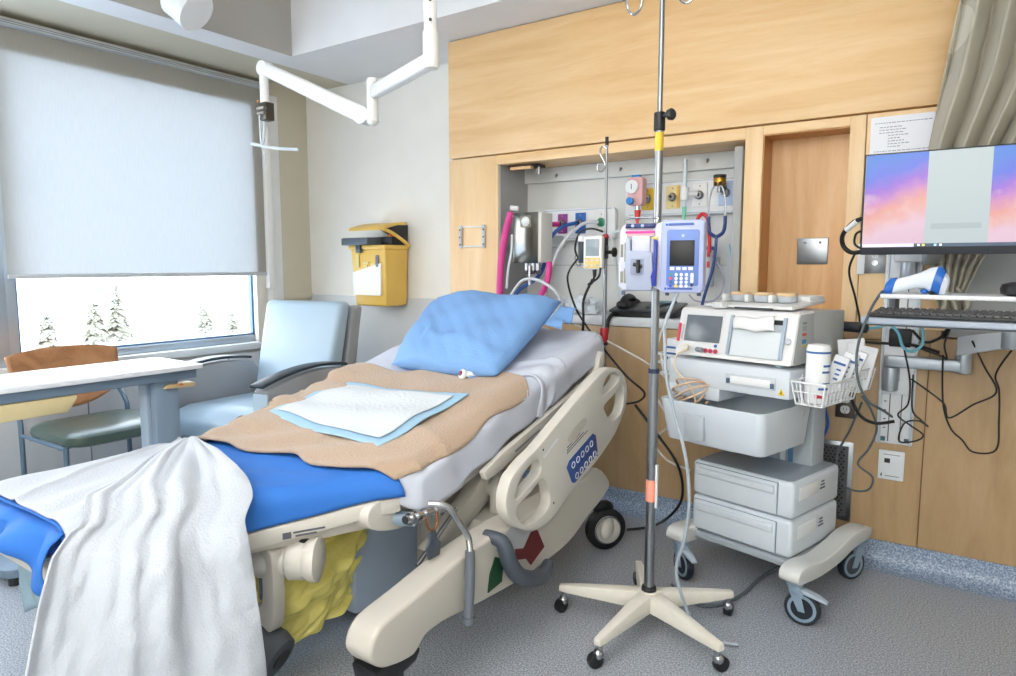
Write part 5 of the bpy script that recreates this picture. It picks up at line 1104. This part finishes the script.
for r in range(5):
    for c in range(20):
        x = -.292 + c * .0190 + (.004 * r if r < 4 else 0)
        if x > .288 - .0: continue
        o = k0 if first else k0.copy()
        if not first: COL.objects.link(o); o.parent = kb
        first = False
        o.location = (x, -.054 + r * .0235, .0112 + (r * .0235) * .072)
sn = thing('barcode_scanner', 'white and blue barcode scanner lying on the raised shelf', 'scanner', (-.125, 2.435, 1.112), rz=KZ); sn.scale = (.84, .9, .95)
def ring_el(c, rx, rz_, t, n=18): return None
prof = [((-.105, 0, .020), .010, .024), ((-.09, 0, .022), .018, .026), ((-.05, 0, .034), .019, .024), ((-.01, 0, .046), .020, .024), ((.02, 0, .052), .026, .034), ((.045, 0, .046), .032, .044), ((.062, 0, .034), .033, .040), ((.070, 0, .028), .031, .032)]
def loft(ps, n=18):
    return MB().rings([[(c[0] + .25 * rz2 * sin(2 * pi * j / n), c[1] + ry * cos(2 * pi * j / n), max(.0, c[2] + rz2 * sin(2 * pi * j / n))) for j in range(n)] for c, ry, rz2 in ps])
loft(prof[1:6]).build('handle_body', M('scanner_white', 'DCE4EC', .35), sn)
loft([((-.118, 0, .018), .012, .018), ((-.105, 0, .022), .019, .030), ((-.085, 0, .024), .020, .030)]).build('blue_butt', M('scanner_blue', '1C63B8', .35), sn)
loft([((.040, 0, .046), .034, .046), ((.052, 0, .042), .036, .046), ((.066, 0, .034), .035, .038)]).build('blue_band', M('scanner_blue', '1C63B8', .35), sn)
loft([((.062, 0, .036), .034, .040), ((.078, 0, .026), .031, .028), ((.082, 0, .024), .026, .022)]).build('scan_head', M('scanner_white', 'DCE4EC', .35), sn)
MB().ell((.012, -.004, .010), (.014, .012, .008)).build('trigger', M('scanner_blue', '1C63B8', .35), sn)
MB().ell((.036, -.02, .006), (.012, .010, .006)).build('scan_window', BLACK, sn)
sp = thing('desk_microphone', 'round black desk device with a slanting stem on the raised shelf', 'microphone', (.125, 2.44, 1.112), rz=KZ)
MB().lathe([(.035, 0), (.052, .006), (.055, .02), (.050, .034), (.03, .040), (.004, .041)], n=28).build('round_base', BLACK, sp)
MB().tube([(.0, .0, .038), (.02, .02, .07), (.06, .04, .11)], .009).build('stem', BLACK, sp)
# monitor
mo_ = thing('computer_monitor', 'wide computer monitor with pink and blue cloud wallpaper', 'monitor', (-.044, 2.56, 1.243), rot=(0, rad(0), rad(1)))
MB().prism(rrect(-.268, -.008, .268, .318, .004), 'y', -.012, .012).build('bezel', M('bezel_black', '1C222B', .35), mo_, bev=.002)
MB().prism(rrect(-.20, .04, .20, .28, .02), 'y', .012, .045).build('rear_housing', BLACK, mo_, bev=.006)
def screen_mat():
    m = bpy.data.materials.new('wallpaper_screen'); m.use_nodes = True; nt = m.node_tree; L = nt.links.new; nt.nodes.clear()
    out = nt.nodes.new('ShaderNodeOutputMaterial'); p = nt.nodes.new('ShaderNodeBsdfPrincipled'); L(p.outputs[0], out.inputs[0])
    tc = nt.nodes.new('ShaderNodeTexCoord'); sp = nt.nodes.new('ShaderNodeSeparateXYZ'); L(tc.outputs['Object'], sp.inputs[0])
    def mth(op, a, b=None, c=None):
        n = nt.nodes.new('ShaderNodeMath'); n.operation = op
        for i, v in enumerate((a, b, c)):
            if v is None: continue
            if isinstance(v, (int, float)): n.inputs[i].default_value = v
            else: L(v, n.inputs[i])
        return n.outputs[0]
    # z from 0 to 1 and x inside a panel that repeats
    z = mth('DIVIDE', mth('SUBTRACT', sp.outputs['Z'], .022), .290)
    xp = mth('MODULO', mth('ADD', sp.outputs['X'], .262 + .340 * 2), .340)     
    xn_ = mth('DIVIDE', xp, .174)
    nz = nt.nodes.new('ShaderNodeTexNoise'); nz.inputs['Scale'].default_value = 22; nz.inputs['Detail'].default_value = 6; L(tc.outputs['Object'], nz.inputs[0])
    g = mth('ADD', z, mth('MULTIPLY', mth('SUBTRACT', nz.outputs[0], .5), .18)); g = mth('SUBTRACT', g, mth('MULTIPLY', mth('SUBTRACT', xn_, .5), .22))
    cr = nt.nodes.new('ShaderNodeValToRGB'); L(g, cr.inputs[0]); e = cr.color_ramp.elements
    e[0].position = 0; e[0].color = lin('DDB4D8'); e[1].position = 1; e[1].color = lin('0B78E8')
    for ps, c in ((.18, 'EBC0DC'), (.30, 'F3B7B4'), (.42, 'F2A59C'), (.55, 'D487CC'), (.66, '9A5FE0'), (.80, '4668EC')): q = e.new(ps); q.color = lin(c)
    # clouds low down
    n2 = nt.nodes.new('ShaderNodeTexNoise'); n2.inputs['Scale'].default_value = 14; n2.inputs['Detail'].default_value = 7; L(tc.outputs['Object'], n2.inputs[0])
    cf = mth('MULTIPLY', mth('MINIMUM', mth('MAXIMUM', mth('MULTIPLY', mth('SUBTRACT', mth('SUBTRACT', n2.outputs[0], mth('MULTIPLY', z, .55)), .28), 7), 0), 1), .5)
    mx = nt.nodes.new('ShaderNodeMix'); mx.data_type = 'RGBA'; L(cf, mx.inputs[0]); L(cr.outputs[0], mx.inputs[6]); mx.inputs[7].default_value = lin('F6D3E0')
    # pale document panel between the coloured ones
    inpan = mth('GREATER_THAN', xp, .174)
    pn = nt.nodes.new('ShaderNodeMix'); pn.data_type = 'RGBA'; L(inpan, pn.inputs[0]); L(mx.outputs[2], pn.inputs[6]); pn.inputs[7].default_value = lin('C3D2D6')
    bar = mth('MULTIPLY', inpan, mth('MULTIPLY', mth('GREATER_THAN', z, .17), mth('LESS_THAN', z, .23)))
    bar = mth('MULTIPLY', bar, mth('MULTIPLY', mth('GREATER_THAN', xp, .190), mth('LESS_THAN', xp, .322)))
    p2 = nt.nodes.new('ShaderNodeMix'); p2.data_type = 'RGBA'; L(mth('MULTIPLY', bar, .5), p2.inputs[0]); L(pn.outputs[2], p2.inputs[6]); p2.inputs[7].default_value = lin('9FB0B6')
    L(p2.outputs[2], p.inputs['Emission Color']); p.inputs['Emission Strength'].default_value = .72; p.inputs['Base Color'].default_value = (.02, .02, .02, 1); p.inputs['Roughness'].default_value = .25
    return m
sr_ = B((-.263, -.0135, .024), (.263, -.0115, .313)).build('screen', screen_mat(), mo_)
B((-.262, -.0142, .0165), (-.115, -.0125, .027)).build('search_bar', M('taskbar_pale', 'C9C4DA', .4, emis=.5), sr_)
B((-.115, -.0142, .0165), (.262, -.0125, .027)).build('task_bar', M('taskbar_slate', '3B4E63', .4, emis=.3), sr_)
for i, (x, c_) in enumerate([(-.105, 'E6EAF0'), (-.092, 'E8C050'), (-.060, '9AD0F0'), (-.046, 'E6EAF0')]): B((x, -.0148, .0185), (x + .007, -.0140, .025)).build('task_icon', M('task_icon_%d' % i, c_, .4, emis=.6), sr_)
ma = thing('monitor_mount', 'white arm holding the monitor to the wall track', 'arm', (-.213, 2.99, 1.20))
MB().cyl((.02, -.07, -.055), (.02, -.07, .055), .028).build('pivot_drum', AS, ma, bev=.006)
B((-.04, -.06, -.05), (.05, .0, .06)).build('track_bracket', M('track_white', 'E9EDF2', .35), ma, bev=.004)
MB().prism(rrect(-.03, -.11, .12, -.03, .03), 'z', .012, .045).build('swing_arm', M('arm_white', 'D2D7DE', .4), ma, bev=.008)
MB().rings([[(.06, -.10, .0), (.11, -.10, .0), (.11, -.10, .05), (.06, -.10, .05)], [(.12, -.38, .10), (.17, -.38, .10), (.17, -.38, .16), (.12, -.38, .16)]]).build('forward_arm', AS, ma, bev=.006)
# cables
def cab(name, label, pts, r=.0038, mat=BLACKG, cat='cable'): return solo(MB().tube(pts, r, n=7), name, mat, label, cat)
cab('display_cable', 'thick black cable looping out beside the monitor edge', [(-.30, 2.60, 1.36), (-.345, 2.64, 1.35), (-.385, 2.68, 1.31), (-.385, 2.70, 1.27), (-.355, 2.69, 1.245), (-.31, 2.64, 1.25)], .008)
solo(MB().cyl((-.372, 2.665, 1.325), (-.335, 2.63, 1.352), .0095), 'cable_label', WHITE, 'white label wrapped on the thick black cable loop', 'label')
cab('thin_cable', 'thin black cable curling just behind the monitor edge', [(-.31, 2.62, 1.32), (-.34, 2.66, 1.31), (-.345, 2.67, 1.275), (-.315, 2.64, 1.255)], .004)
cab('thin_cable', 'thin dark cable dropping from the monitor corner behind the basket', [(-.34, 2.68, 1.25), (-.365, 2.72, 1.18), (-.35, 2.8, 1.08), (-.335, 2.86, .97), (-.34, 2.86, .88)], .004)
cab('scanner_cable', 'dark grey scanner cable drooping in front of the wire basket', [(-.228, 2.42, 1.120), (-.251, 2.36, 1.064), (-.279, 2.35, .954), (-.277, 2.35, .859), (-.248, 2.36, .783), (-.205, 2.45, .735), (-.19, 2.55, .70)], .0042, M('cord_dark_slate', '4E5A60', .45))
cab('outlet_cable', 'dark cable curling down from the basket past the vent grille', [(-.314, 2.85, .685), (-.350, 2.85, .572), (-.390, 2.85, .467), (-.375, 2.85, .370), (-.332, 2.85, .338), (-.277, 2.85, .349), (-.266, 2.86, .398), (-.319, 2.87, .439), (-.285, 2.87, .503), (-.262, 2.87, .584), (-.286, 2.87, .658), (-.318, 2.87, .705)], .0042, M('cord_dark_slate', '4E5A60', .45))
cab('bundled_cable', 'black bundled cord with a free end under the rear basket', [(-.345, 2.80, .70), (-.31, 2.80, .64), (-.26, 2.80, .62), (-.20, 2.80, .635)], .006)
cab('blue_cable', 'bright blue cable behind the cart mast', [(-.466, 2.95, .70), (-.455, 2.95, .62), (-.443, 2.95, .559), (-.462, 2.95, .495), (-.481, 2.95, .408)], .006, M('cable_bright_blue', '2A62C8', .4))
cab('grey_cable', 'first grey cable behind the cart mast beside the blue one', [(-.50, 2.90, .70), (-.50, 2.90, .58), (-.475, 2.90, .48), (-.44, 2.90, .40)], .007, GREY)
cab('grey_cable', 'second grey cable hanging straight behind the cart mast', [(-.52, 2.91, .70), (-.525, 2.91, .58), (-.53, 2.91, .44)], .007, GREY)
cab('cyan_cable', 'cyan network cable looping over the top of the keyboard arm', [(-.37, 2.95, .955), (-.30, 2.95, .96), (-.25, 2.94, .975), (-.215, 2.92, .95), (-.195, 2.90, .90), (-.165, 2.89, .885), (-.135, 2.89, .91), (-.135, 2.90, .96), (-.155, 2.92, 1.0)], .0055, M('cable_cyan', '6FB9CE', .4))
for l, p in (('black lead hanging down the track and curling above the data plate', [(-.193, 2.94, .887), (-.168, 2.94, .771), (-.169, 2.94, .679), (-.200, 2.94, .633), (-.158, 2.94, .599), (-.114, 2.94, .567), (-.139, 2.94, .540), (-.191, 2.94, .533), (-.178, 2.945, .601), (-.133, 2.945, .618), (-.100, 2.945, .600), (-.127, 2.95, .623), (-.155, 2.95, .661), (-.159, 2.95, .791)]),
             ('black lead sagging from the track across the cabinet to the arm spindle', [(-.162, 2.9, .781), (-.106, 2.9, .742), (-.054, 2.9, .699), (-.036, 2.9, .650), (.032, 2.9, .706), (.097, 2.9, .759), (.056, 2.89, .848), (.016, 2.87, .937)]),
             ('black lead dropping straight below the tray then sagging along the cabinet', [(-.068, 2.92, .876), (-.064, 2.92, .77), (-.054, 2.92, .677), (-.028, 2.92, .606), (.008, 2.92, .570), (.043, 2.92, .531), (.109, 2.92, .549), (.111, 2.92, .657), (.105, 2.92, .761), (.092, 2.91, .824), (.139, 2.88, .929)]),
             ('thick black lead swagging between the track and the tray underside', [(-.169, 2.9, .963), (-.126, 2.9, .921), (-.081, 2.88, .940), (-.058, 2.85, .976)]),
             ('short black lead knotted under the keyboard tray', [(-.16, 2.93, .90), (-.11, 2.91, .885), (-.068, 2.91, .870), (-.055, 2.90, .865), (-.065, 2.88, .92), (-.05, 2.84, .98)])):
    cab('black_lead', l, p, .0032 if 'thick' not in l else .005)
cab('wall_lead', 'straight black lead running from behind the basket to the wall track', [(-.42, 2.98, .905), (-.30, 2.985, .90), (-.16, 2.96, .90), (-.08, 2.95, .88)], .0055)
# ================================================================ BLIND
bl = thing('roller_blind', 'pale translucent roller blind pulled three quarters down the window', 'blind', (-3.975, 2.165, 1.145))
fb = bpy.data.materials.new('blind_fabric'); fb.use_nodes = True; nt = fb.node_tree; nt.nodes.clear(); L = nt.links.new
out = nt.nodes.new('ShaderNodeOutputMaterial'); mx = nt.nodes.new('ShaderNodeMixShader'); df = nt.nodes.new('ShaderNodeBsdfDiffuse'); tl = nt.nodes.new('ShaderNodeBsdfTranslucent')
tc = nt.nodes.new('ShaderNodeTexCoord'); mp = nt.nodes.new('ShaderNodeMapping'); mp.inputs['Scale'].default_value = (1, 260, 12); nz = nt.nodes.new('ShaderNodeTexNoise'); nz.inputs['Scale'].default_value = 1
L(tc.outputs['Object'], mp.inputs[0]); L(mp.outputs[0], nz.inputs[0]); cr = nt.nodes.new('ShaderNodeValToRGB'); L(nz.outputs[0], cr.inputs[0])
cr.color_ramp.elements[0].position = .3; cr.color_ramp.elements[1].position = .7; cr.color_ramp.elements[0].color = (.135, .148, .158, 1); cr.color_ramp.elements[1].color = (.19, .205, .218, 1)
L(cr.outputs[0], tl.inputs[0]); df.inputs[0].default_value = lin('F2EFE6')
L(df.outputs[0], mx.inputs[1]); L(tl.outputs[0], mx.inputs[2]); mx.inputs[0].default_value = .6; L(mx.outputs[0], out.inputs[0])
MB().grid(lambda u, v: (.0006 * sin(u * 9), -.755 + 1.52 * u, .005 + 1.21 * v), 8, 8).build('fabric', fb, bl)
B((-.008, -.755, -.012), (.008, .765, .010)).build('bottom_bar', GREYLT, bl, bev=.003)
B((-.03, -2.6, 1.215), (.045, .80, 1.248)).build('head_track', GREYLT, bl, bev=.004)
for z in (1.222, 1.232): B((.044, -2.6, z), (.047, .80, z + .004)).build('track_groove', GREY, bl)
MB().cyl((.012, .80, -.25), (.012, .80, 1.22), .004, n=8).build('bead_chain', M('chain_white', 'E9E9E6', .4), bl)
MB().cyl((.012, .775, -.02), (.012, .775, 1.22), .003, n=8).build('bead_chain', M('chain_white', 'E9E9E6', .4), bl)
B((-.02, .755, -.10), (.03, .80, 1.22)).build('side_guide', M('guide_white', 'F6F6F4', .5), bl, bev=.003)

# ================================================================ OVERBED TABLE, CHAIR, ARMCHAIR
ot = thing('overbed_table', 'overbed table with white top, slate frame and cream drawer by the window', 'table', (-3.09, 1.30, 0), rz=rad(-1))
MB().prism(rrect(-.215, -.42, .20, .47, .02), 'z', .732, .752).build('tabletop', M('table_white_top', 'E3E6EC', .3), ot, bev=.004)
SL = M('table_slate_metal', '6F8295', .4)
B((-.195, -.40, .690), (.175, .445, .732)).build('apron', SL, ot, bev=.004)
B((.04, .265, .03), (.145, .375, .70)).build('column', M('column_slate', '8195A8', .35), ot, bev=.008)
B((.03, .25, .05), (.10, .27, .69)).build('column_cover', M('column_cover', '9FB0C0', .35), ot, bev=.004)
MB().prism(rrect(-.06, -.35, .20, .42, .05), 'z', .03, .065).build('base', SL, ot, bev=.006)
for x in (-.03, .17):
    for y in (-.31, .38): MB().cyl((x, y, .033), (x, y, .0), .024).build('caster', BLACK, ot)
dw = MB().prism([(-.40, .622), (-.09, .622), (-.055, .672), (-.055, .688), (-.40, .688)], 'x', -.12, .17).build('drawer', M('drawer_cream', 'D8C99A', .45), ot, bev=.005)
MB().prism(rrect(-.40, .0, -.045, .3, .01), 'z', .684, .691).xf(Matrix.Translation((0, -.2, 0)) @ Matrix.Translation((.28, 0, 0)) ).build('drawer_rim', M('drawer_cream', 'D8C99A', .45), dw) if False else None
rl = MB().prism([(.30, .655), (.44, .648), (.445, .668), (.32, .672)], 'x', .10, .165).build('release_handle', M('handle_tan', 'CDB285', .45), ot, bev=.004)
MB().prism([(.36, .6635), (.39, .662), (.375, .672)], 'x', .1655, .167).build('orange_mark', M('mark_orange', 'C8683A', .5), rl)

ch = thing('side_chair', 'side chair with curved wooden back and green seat at the window', 'chair', (-3.42, 1.555, 0), rz=0); ch.scale = (1.08, 1.05, .985)
# faces +x
def back(u, v):
    y = -.245 + .49 * u; w_ = (u * 2 - 1)
    zlo = .49 + .10 * abs(w_) ** 2.2; zhi = .805 - .03 * abs(w_) ** 2.5
    return (-.28 - .03 * (1 - w_ * w_) - .05 * v + (.0), y * (.94 + .06 * v), zlo + (zhi - zlo) * v)
MB().grid(back, 30, 14).build('backrest', WOOD_CHAIR, ch, thick=.014, angle=60)
sp_ = rrect(-.22, -.235, .235, .235, .09, 8)
rs = [[(x * k, y * k, z) for x, y in sp_] for k, z in ((.90, .405), (.98, .415), (1.0, .432), (.98, .452), (.88, .464), (.5, .470))]
MB().rings(rs).build('seat', M('seat_green_vinyl', '52645A', .28), ch)
TB = M('chair_steel_blue', '6C8296', .35, .5)
for s in (-1, 1):
    MB().tube([(-.24, s * .235, .0), (-.235, s * .235, .42), (-.25, s * .235, .50), (-.30, s * .225, .57), (-.345, s * .19, .66)], .0115).build('rear_leg', TB, ch)
    MB().tube([(.20, s * .24, 0), (.19, s * .238, .25), (.18, s * .232, .415)], .0115).build('front_leg', TB, ch)
    MB().tube([(-.235, s * .235, .405), (.18, s * .234, .405)], .009, sub=1).build('side_stretcher', TB, ch)
for x, z in ((-.15, .40), (.12, .40)): MB().cyl((x, -.235, z), (x, .235, z), .009).build('seat_bar', TB, ch)

ac = thing('armchair', 'pale blue vinyl armchair with dark curved arm tops in the corner', 'armchair', (-3.27, 2.33, 0), rz=rad(10))
LB_ = M('armchair_ice_blue', 'AFC6D8', .38); LG = M('armchair_side_grey', '9FA3A8', .5); AT = M('arm_top_dark', '2B3640', .4)
cu_ = MB()
def backf(u, v, f):
    x = (-.285 + .57 * u) * (1 + .03 * v); z = .40 + .60 * v; y = .21 + .20 * v + .02 * sin(pi * u) * -1
    return x, y, z
MB().rings([[(x * (.268 + .022 * t), y + .17 * t + dy, z) for x, y, dy in ((-1, .20, 0), (1, .20, 0), (1, .34 - .04 * t, 0), (-1, .34 - .04 * t, 0))] for t, z in ((0, .36), (.25, .52), (.5, .68), (.75, .83), (1, .985))]).build('back_cushion', LB_, ac, bev=.03, seg=4)
MB().rings([[(x * .275, y + .17 * t, z) for x, y in ((-1, .33), (1, .33), (1, .43), (-1, .43))] for t, z in ((0, .12), (.5, .55), (1, .955))]).build('rear_shell', LG, ac, bev=.015, seg=3)
sc2 = MB()
rs = []
for i in range(11):
    t = i / 10; y = -.37 + .62 * t
    zt_ = .455 - .07 * max(0, 1 - t * 5) ** 2 - .02 * t; hw = .31
    rs.append([(-hw, y, .30), (hw, y, .30), (hw, y, zt_ - .03), (hw * .88, y, zt_), (0, y, zt_ + .012), (-hw * .88, y, zt_), (-hw, y, zt_ - .03)])
sc2.rings(rs).build('seat_cushion', LB_, ac, bev=.02, seg=3)
B((-.31, -.34, .07), (.31, .33, .30)).build('seat_base', LG, ac, bev=.01)
for s in (-1, 1):
    pr = [(-.36, .08), (-.36, .58)] + [(-.36 + .64 * t, .58 + .085 * sin(pi * min(1, t * .62 + .12)) - .026) for t in [i / 10 for i in range(11)]] + [(.36, .52), (.36, .08)]
    a_ = MB().prism(pr, 'x', s * .36 - .045, s * .36 + .045).build('arm_panel', LG, ac, bev=.012, seg=3)
    B((s * .36 - .047, -.372, .08), (s * .36 + .047, -.355, .57)).build('arm_front', LB_, a_, bev=.008)
    tp = [Vector((s * .36, -.39 + .66 * t, .603 + .085 * sin(pi * min(1, t * .62 + .12)) - .026)) for t in [i / 12 for i in range(13)]]
    MB().rings([[p + Vector((-.044, 0, -.006)), p + Vector((.044, 0, -.006)), p + Vector((.046, 0, .010)), p + Vector((-.046, 0, .010))] for p in tp]).build('arm_top', AT, a_, bev=.007, seg=3)
    for y in (-.30, .30): MB().cyl((s * .29, y, .075), (s * .29, y, 0), .02, .015).build('foot', BLACK, ac)

# ================================================================ SHARPS BOX
sb = thing('sharps_container', 'yellow sharps container with open lid fixed to the corner wall', 'sharps container', (-3.185, 3.318, .94)); sb.scale = (.94, 1, 1)
YB = M('sharps_yellow', 'E9C15F', .4); YP = M('sharps_pale_yellow', 'E7D48C', .45)
MB().rings([[(x * (.150 + .016 * t), -.20 - .02 * t if y < 0 else -.01, .0 + .37 * t) for x, y in ((-1, -1), (1, -1), (1, 1), (-1, 1))] for t in (0, .33, .66, 1)]).build('bin_body', YB, sb, bev=.014, seg=3)
MB().prism(rrect(-.182, -.232, .176, -.004, .015), 'z', .362, .388).build('rim', YB, sb, bev=.005)
MB().prism([(-.138, .07), (.118, .07), (.122, .275), (-.146, .215)], 'y', -.2245, -.2095).build('white_label', M('label_white', 'F1EFE6', .5), sb)
for x, z, w_, h_ in ((-.11, .25, .03, .08), (-.04, .27, .05, .012), (-.04, .25, .04, .012), (.03, .26, .04, .012)): B((x, -.2265, z), (x + w_, -.214, z + h_)).build('printed_mark', YP, sb)
MB().prism(rrect(.080, .25, .102, .325, .010), 'y', -.228, -.214).build('grey_oval', M('oval_slate', '7B7F92', .4), sb)
B((.1515, -.125, .235), (.1585, -.075, .262)).build('side_sticker', WHITE, sb)
dt = MB().box((-.180, -.285, .388), (.070, -.05, .432)).build('drop_tray', M('tray_slate', '4F5A66', .4), sb, bev=.004)
B((-.17, -.275, .425), (.06, -.20, .434)).build('tray_mouth', BLACK, dt)
B((-.09, -.245, .340), (-.045, -.225, .395)).build('latch_tab', M('tray_slate', '4F5A66', .4), sb, bev=.004)
B((-.15, -.16, .388), (.165, -.02, .44)).build('dark_hood', BLACK, sb, bev=.006)
ld = MB().rings([[(-.165 + .02 * t, y0, z0), (.150 + .01 * t, y0, z0), (.150 + .01 * t, y0 + .012, z0 + .022), (-.165 + .02 * t, y0 + .012, z0 + .022)] for t, y0, z0 in ((0, -.24, .478), (.5, -.13, .508), (1, -.02, .518))]).build('open_lid', YB, sb, bev=.006)
MB().prism([(-.24, .478), (-.22, .47), (-.02, .385), (-.005, .40), (-.005, .52), (-.10, .515)], 'x', .146, .160).build('lid_side', M('lid_side_black', '24272A', .5), sb, bev=.002)
MB().tube([(.165, -.235, .485), (.175, -.16, .46), (.18, -.06, .41), (.18, -.02, .385)], .012).build('lid_edge', YB, sb)
B((.150, -.18, .440), (.168, -.15, .458)).build('red_tab', M('tab_orange', 'D0602C', .5), sb)
B((-.11, -.012, .05), (.11, .010, .45)).build('wall_bracket', GREYLT, sb)

# ================================================================ CEILING ARM AND LAMP
CA = M('arm_gloss_white', 'EDEDEB', .3)
ca = thing('equipment_boom', 'white jointed equipment arm hanging from the ceiling towards the window', 'ceiling arm', (-1.705, 2.0, 0))
A0 = Vector((0, 0, 0)); EL = Vector((-2.262, 2.25, 0)) - Vector((-1.705, 2.0, 0)); TP = Vector((-2.945, 2.20, 0)) - Vector((-1.705, 2.0, 0))
MB().cyl((0, 0, 2.05), (0, 0, 2.80), .025, n=28).build('ceiling_column', CA, ca)
MB().cyl((0, 0, 1.925), (0, 0, 2.06), .029, n=28).build('column_sleeve', CA, ca, bev=.006)
for z in (2.06, 2.13): MB().cyl((.02, -.024, z + .03), (.023, -.0275, z + .03), .006, n=10).build('set_screw', DGREY, ca)
MB().cyl((0, 0, 2.775), (0, 0, 2.80), .10).build('ceiling_flange', CA, ca)
d = EL.normalized(); s = Vector((-d.y, d.x, 0))
def bar(p, q, w0, h0, w1, h1, name, par, mat=CA, bev=.012):
    p = Vector(p); q = Vector(q); d = (q - p).normalized(); sd = Vector((-d.y, d.x, 0)).normalized(); up = d.cross(sd) * -1
    return MB().rings([[p + sd * a * w0 + up * b * h0 for a, b in ((-1, -1), (1, -1), (1, 1), (-1, 1))], [q + sd * a * w1 + up * b * h1 for a, b in ((-1, -1), (1, -1), (1, 1), (-1, 1))]]).build(name, mat, par, bev=bev, seg=3)
bar(Vector((0, 0, 1.955)) + d * .02, EL + Vector((0, 0, 1.965)) - d * .02, .024, .028, .024, .028, 'horizontal_arm', ca)
MB().cyl(EL + Vector((0, 0, 1.845)), EL + Vector((0, 0, 2.03)), .025, n=28).build('elbow_sleeve', CA, ca, bev=.006)
MB().ell(EL + Vector((0, 0, 1.845)), (.027, .027, .022)).build('elbow_cap', CA, ca)
d2_ = (TP - EL).normalized(); nrm_ = Vector((-d2_.y, d2_.x, 0))
K0 = EL + d2_ * .05 + Vector((0, 0, 1.872)); K1 = TP + Vector((0, 0, 2.165))
MB().cyl(K0 - nrm_ * .029, K0 + nrm_ * .029, .040, n=30).build('knuckle', CA, ca, bev=.004)
bar(EL + Vector((0, 0, 1.87)), K0, .030, .028, .030, .028, 'knuckle_link', ca)
bar(K0, K1, .028, .037, .026, .032, 'spring_arm', ca, bev=.012)
MB().cyl(K1 - nrm_ * .028, K1 + nrm_ * .028, .036, n=30).build('end_knuckle', CA, ca, bev=.004)
MB().cyl(K1 + Vector((-.012, 0, -.01)), K1 + Vector((-.012, 0, -.20)), .022, n=20).build('drop_sleeve', CA, ca, bev=.004)
MB().cyl(K1 + Vector((-.012, 0, -.19)), K1 + Vector((-.010, 0, -.37)), .008).build('drop_rod', CA, ca)
MB().cyl(K1 + Vector((-.036, -.02, -.155)), K1 + Vector((-.036, -.025, -.155)), .006, n=10).build('orange_dot', M('dot_orange', 'D07A3A', .4), ca)
mb_ = K1 + Vector((.0, -.04, -.22))
MB().cbox(mb_ + Vector((.055, 0, 0)), (.05, .05, .085)).build('catch_block', M('catch_bronze', '4A463E', .4, .4), ca, bev=.004)
MB().cbox(mb_ + Vector((.055, -.03, .012)), (.052, .018, .012)).cbox(mb_ + Vector((.055, -.03, -.012)), (.052, .018, .010)).build('catch_jaws', M('catch_steel', '8A8A86', .3, .8), ca)
WR = M('bracket_wire_white', 'D4DCE4', .3)
base_ = K1 + Vector((-.01, -.02, 0))
MB().tube([base_ + Vector(p) for p in ((.02, 0, -.20), (.016, 0, -.28), (-.01, 0, -.365), (-.07, -.02, -.358))], .006).build('bracket_wire', WR, ca)
MB().tube([base_ + Vector(p) for p in ((-.07, -.02, -.355), (0, 0, -.375), (.09, .03, -.39), (.19, .06, -.40))], .0075).build('bracket_bar', WR, ca)
MB().tube([base_ + Vector(p) for p in ((-.02, 0, -.22), (-.015, 0, -.36), (.01, 0, -.42), (.0, .0, -.47))], .005).build('bracket_wire', WR, ca)
ll = thing('ceiling_spot_lamp', 'round white ceiling lamp drum cut by the top edge of the view', 'lamp', (-3.13, 1.90, 2.375))
dm = Matrix.Translation((0, 0, .055)) @ Matrix.Rotation(rad(-48), 4, 'Y') @ Matrix.Rotation(rad(20), 4, 'X')
MB().lathe([(.02, -.05), (.09, -.06), (.094, -.055), (.094, .04)]).xf(dm).build('drum', WHITE, ll)
MB().lathe([(.097, .0), (.097, .05), (.0, .05)]).xf(dm @ Matrix.Translation((0, 0, -.085)) ).build('front_ring', WHITE, ll)
MB().cyl((0, 0, .06), (0, 0, .38), .015).build('stem', WHITE, ll)
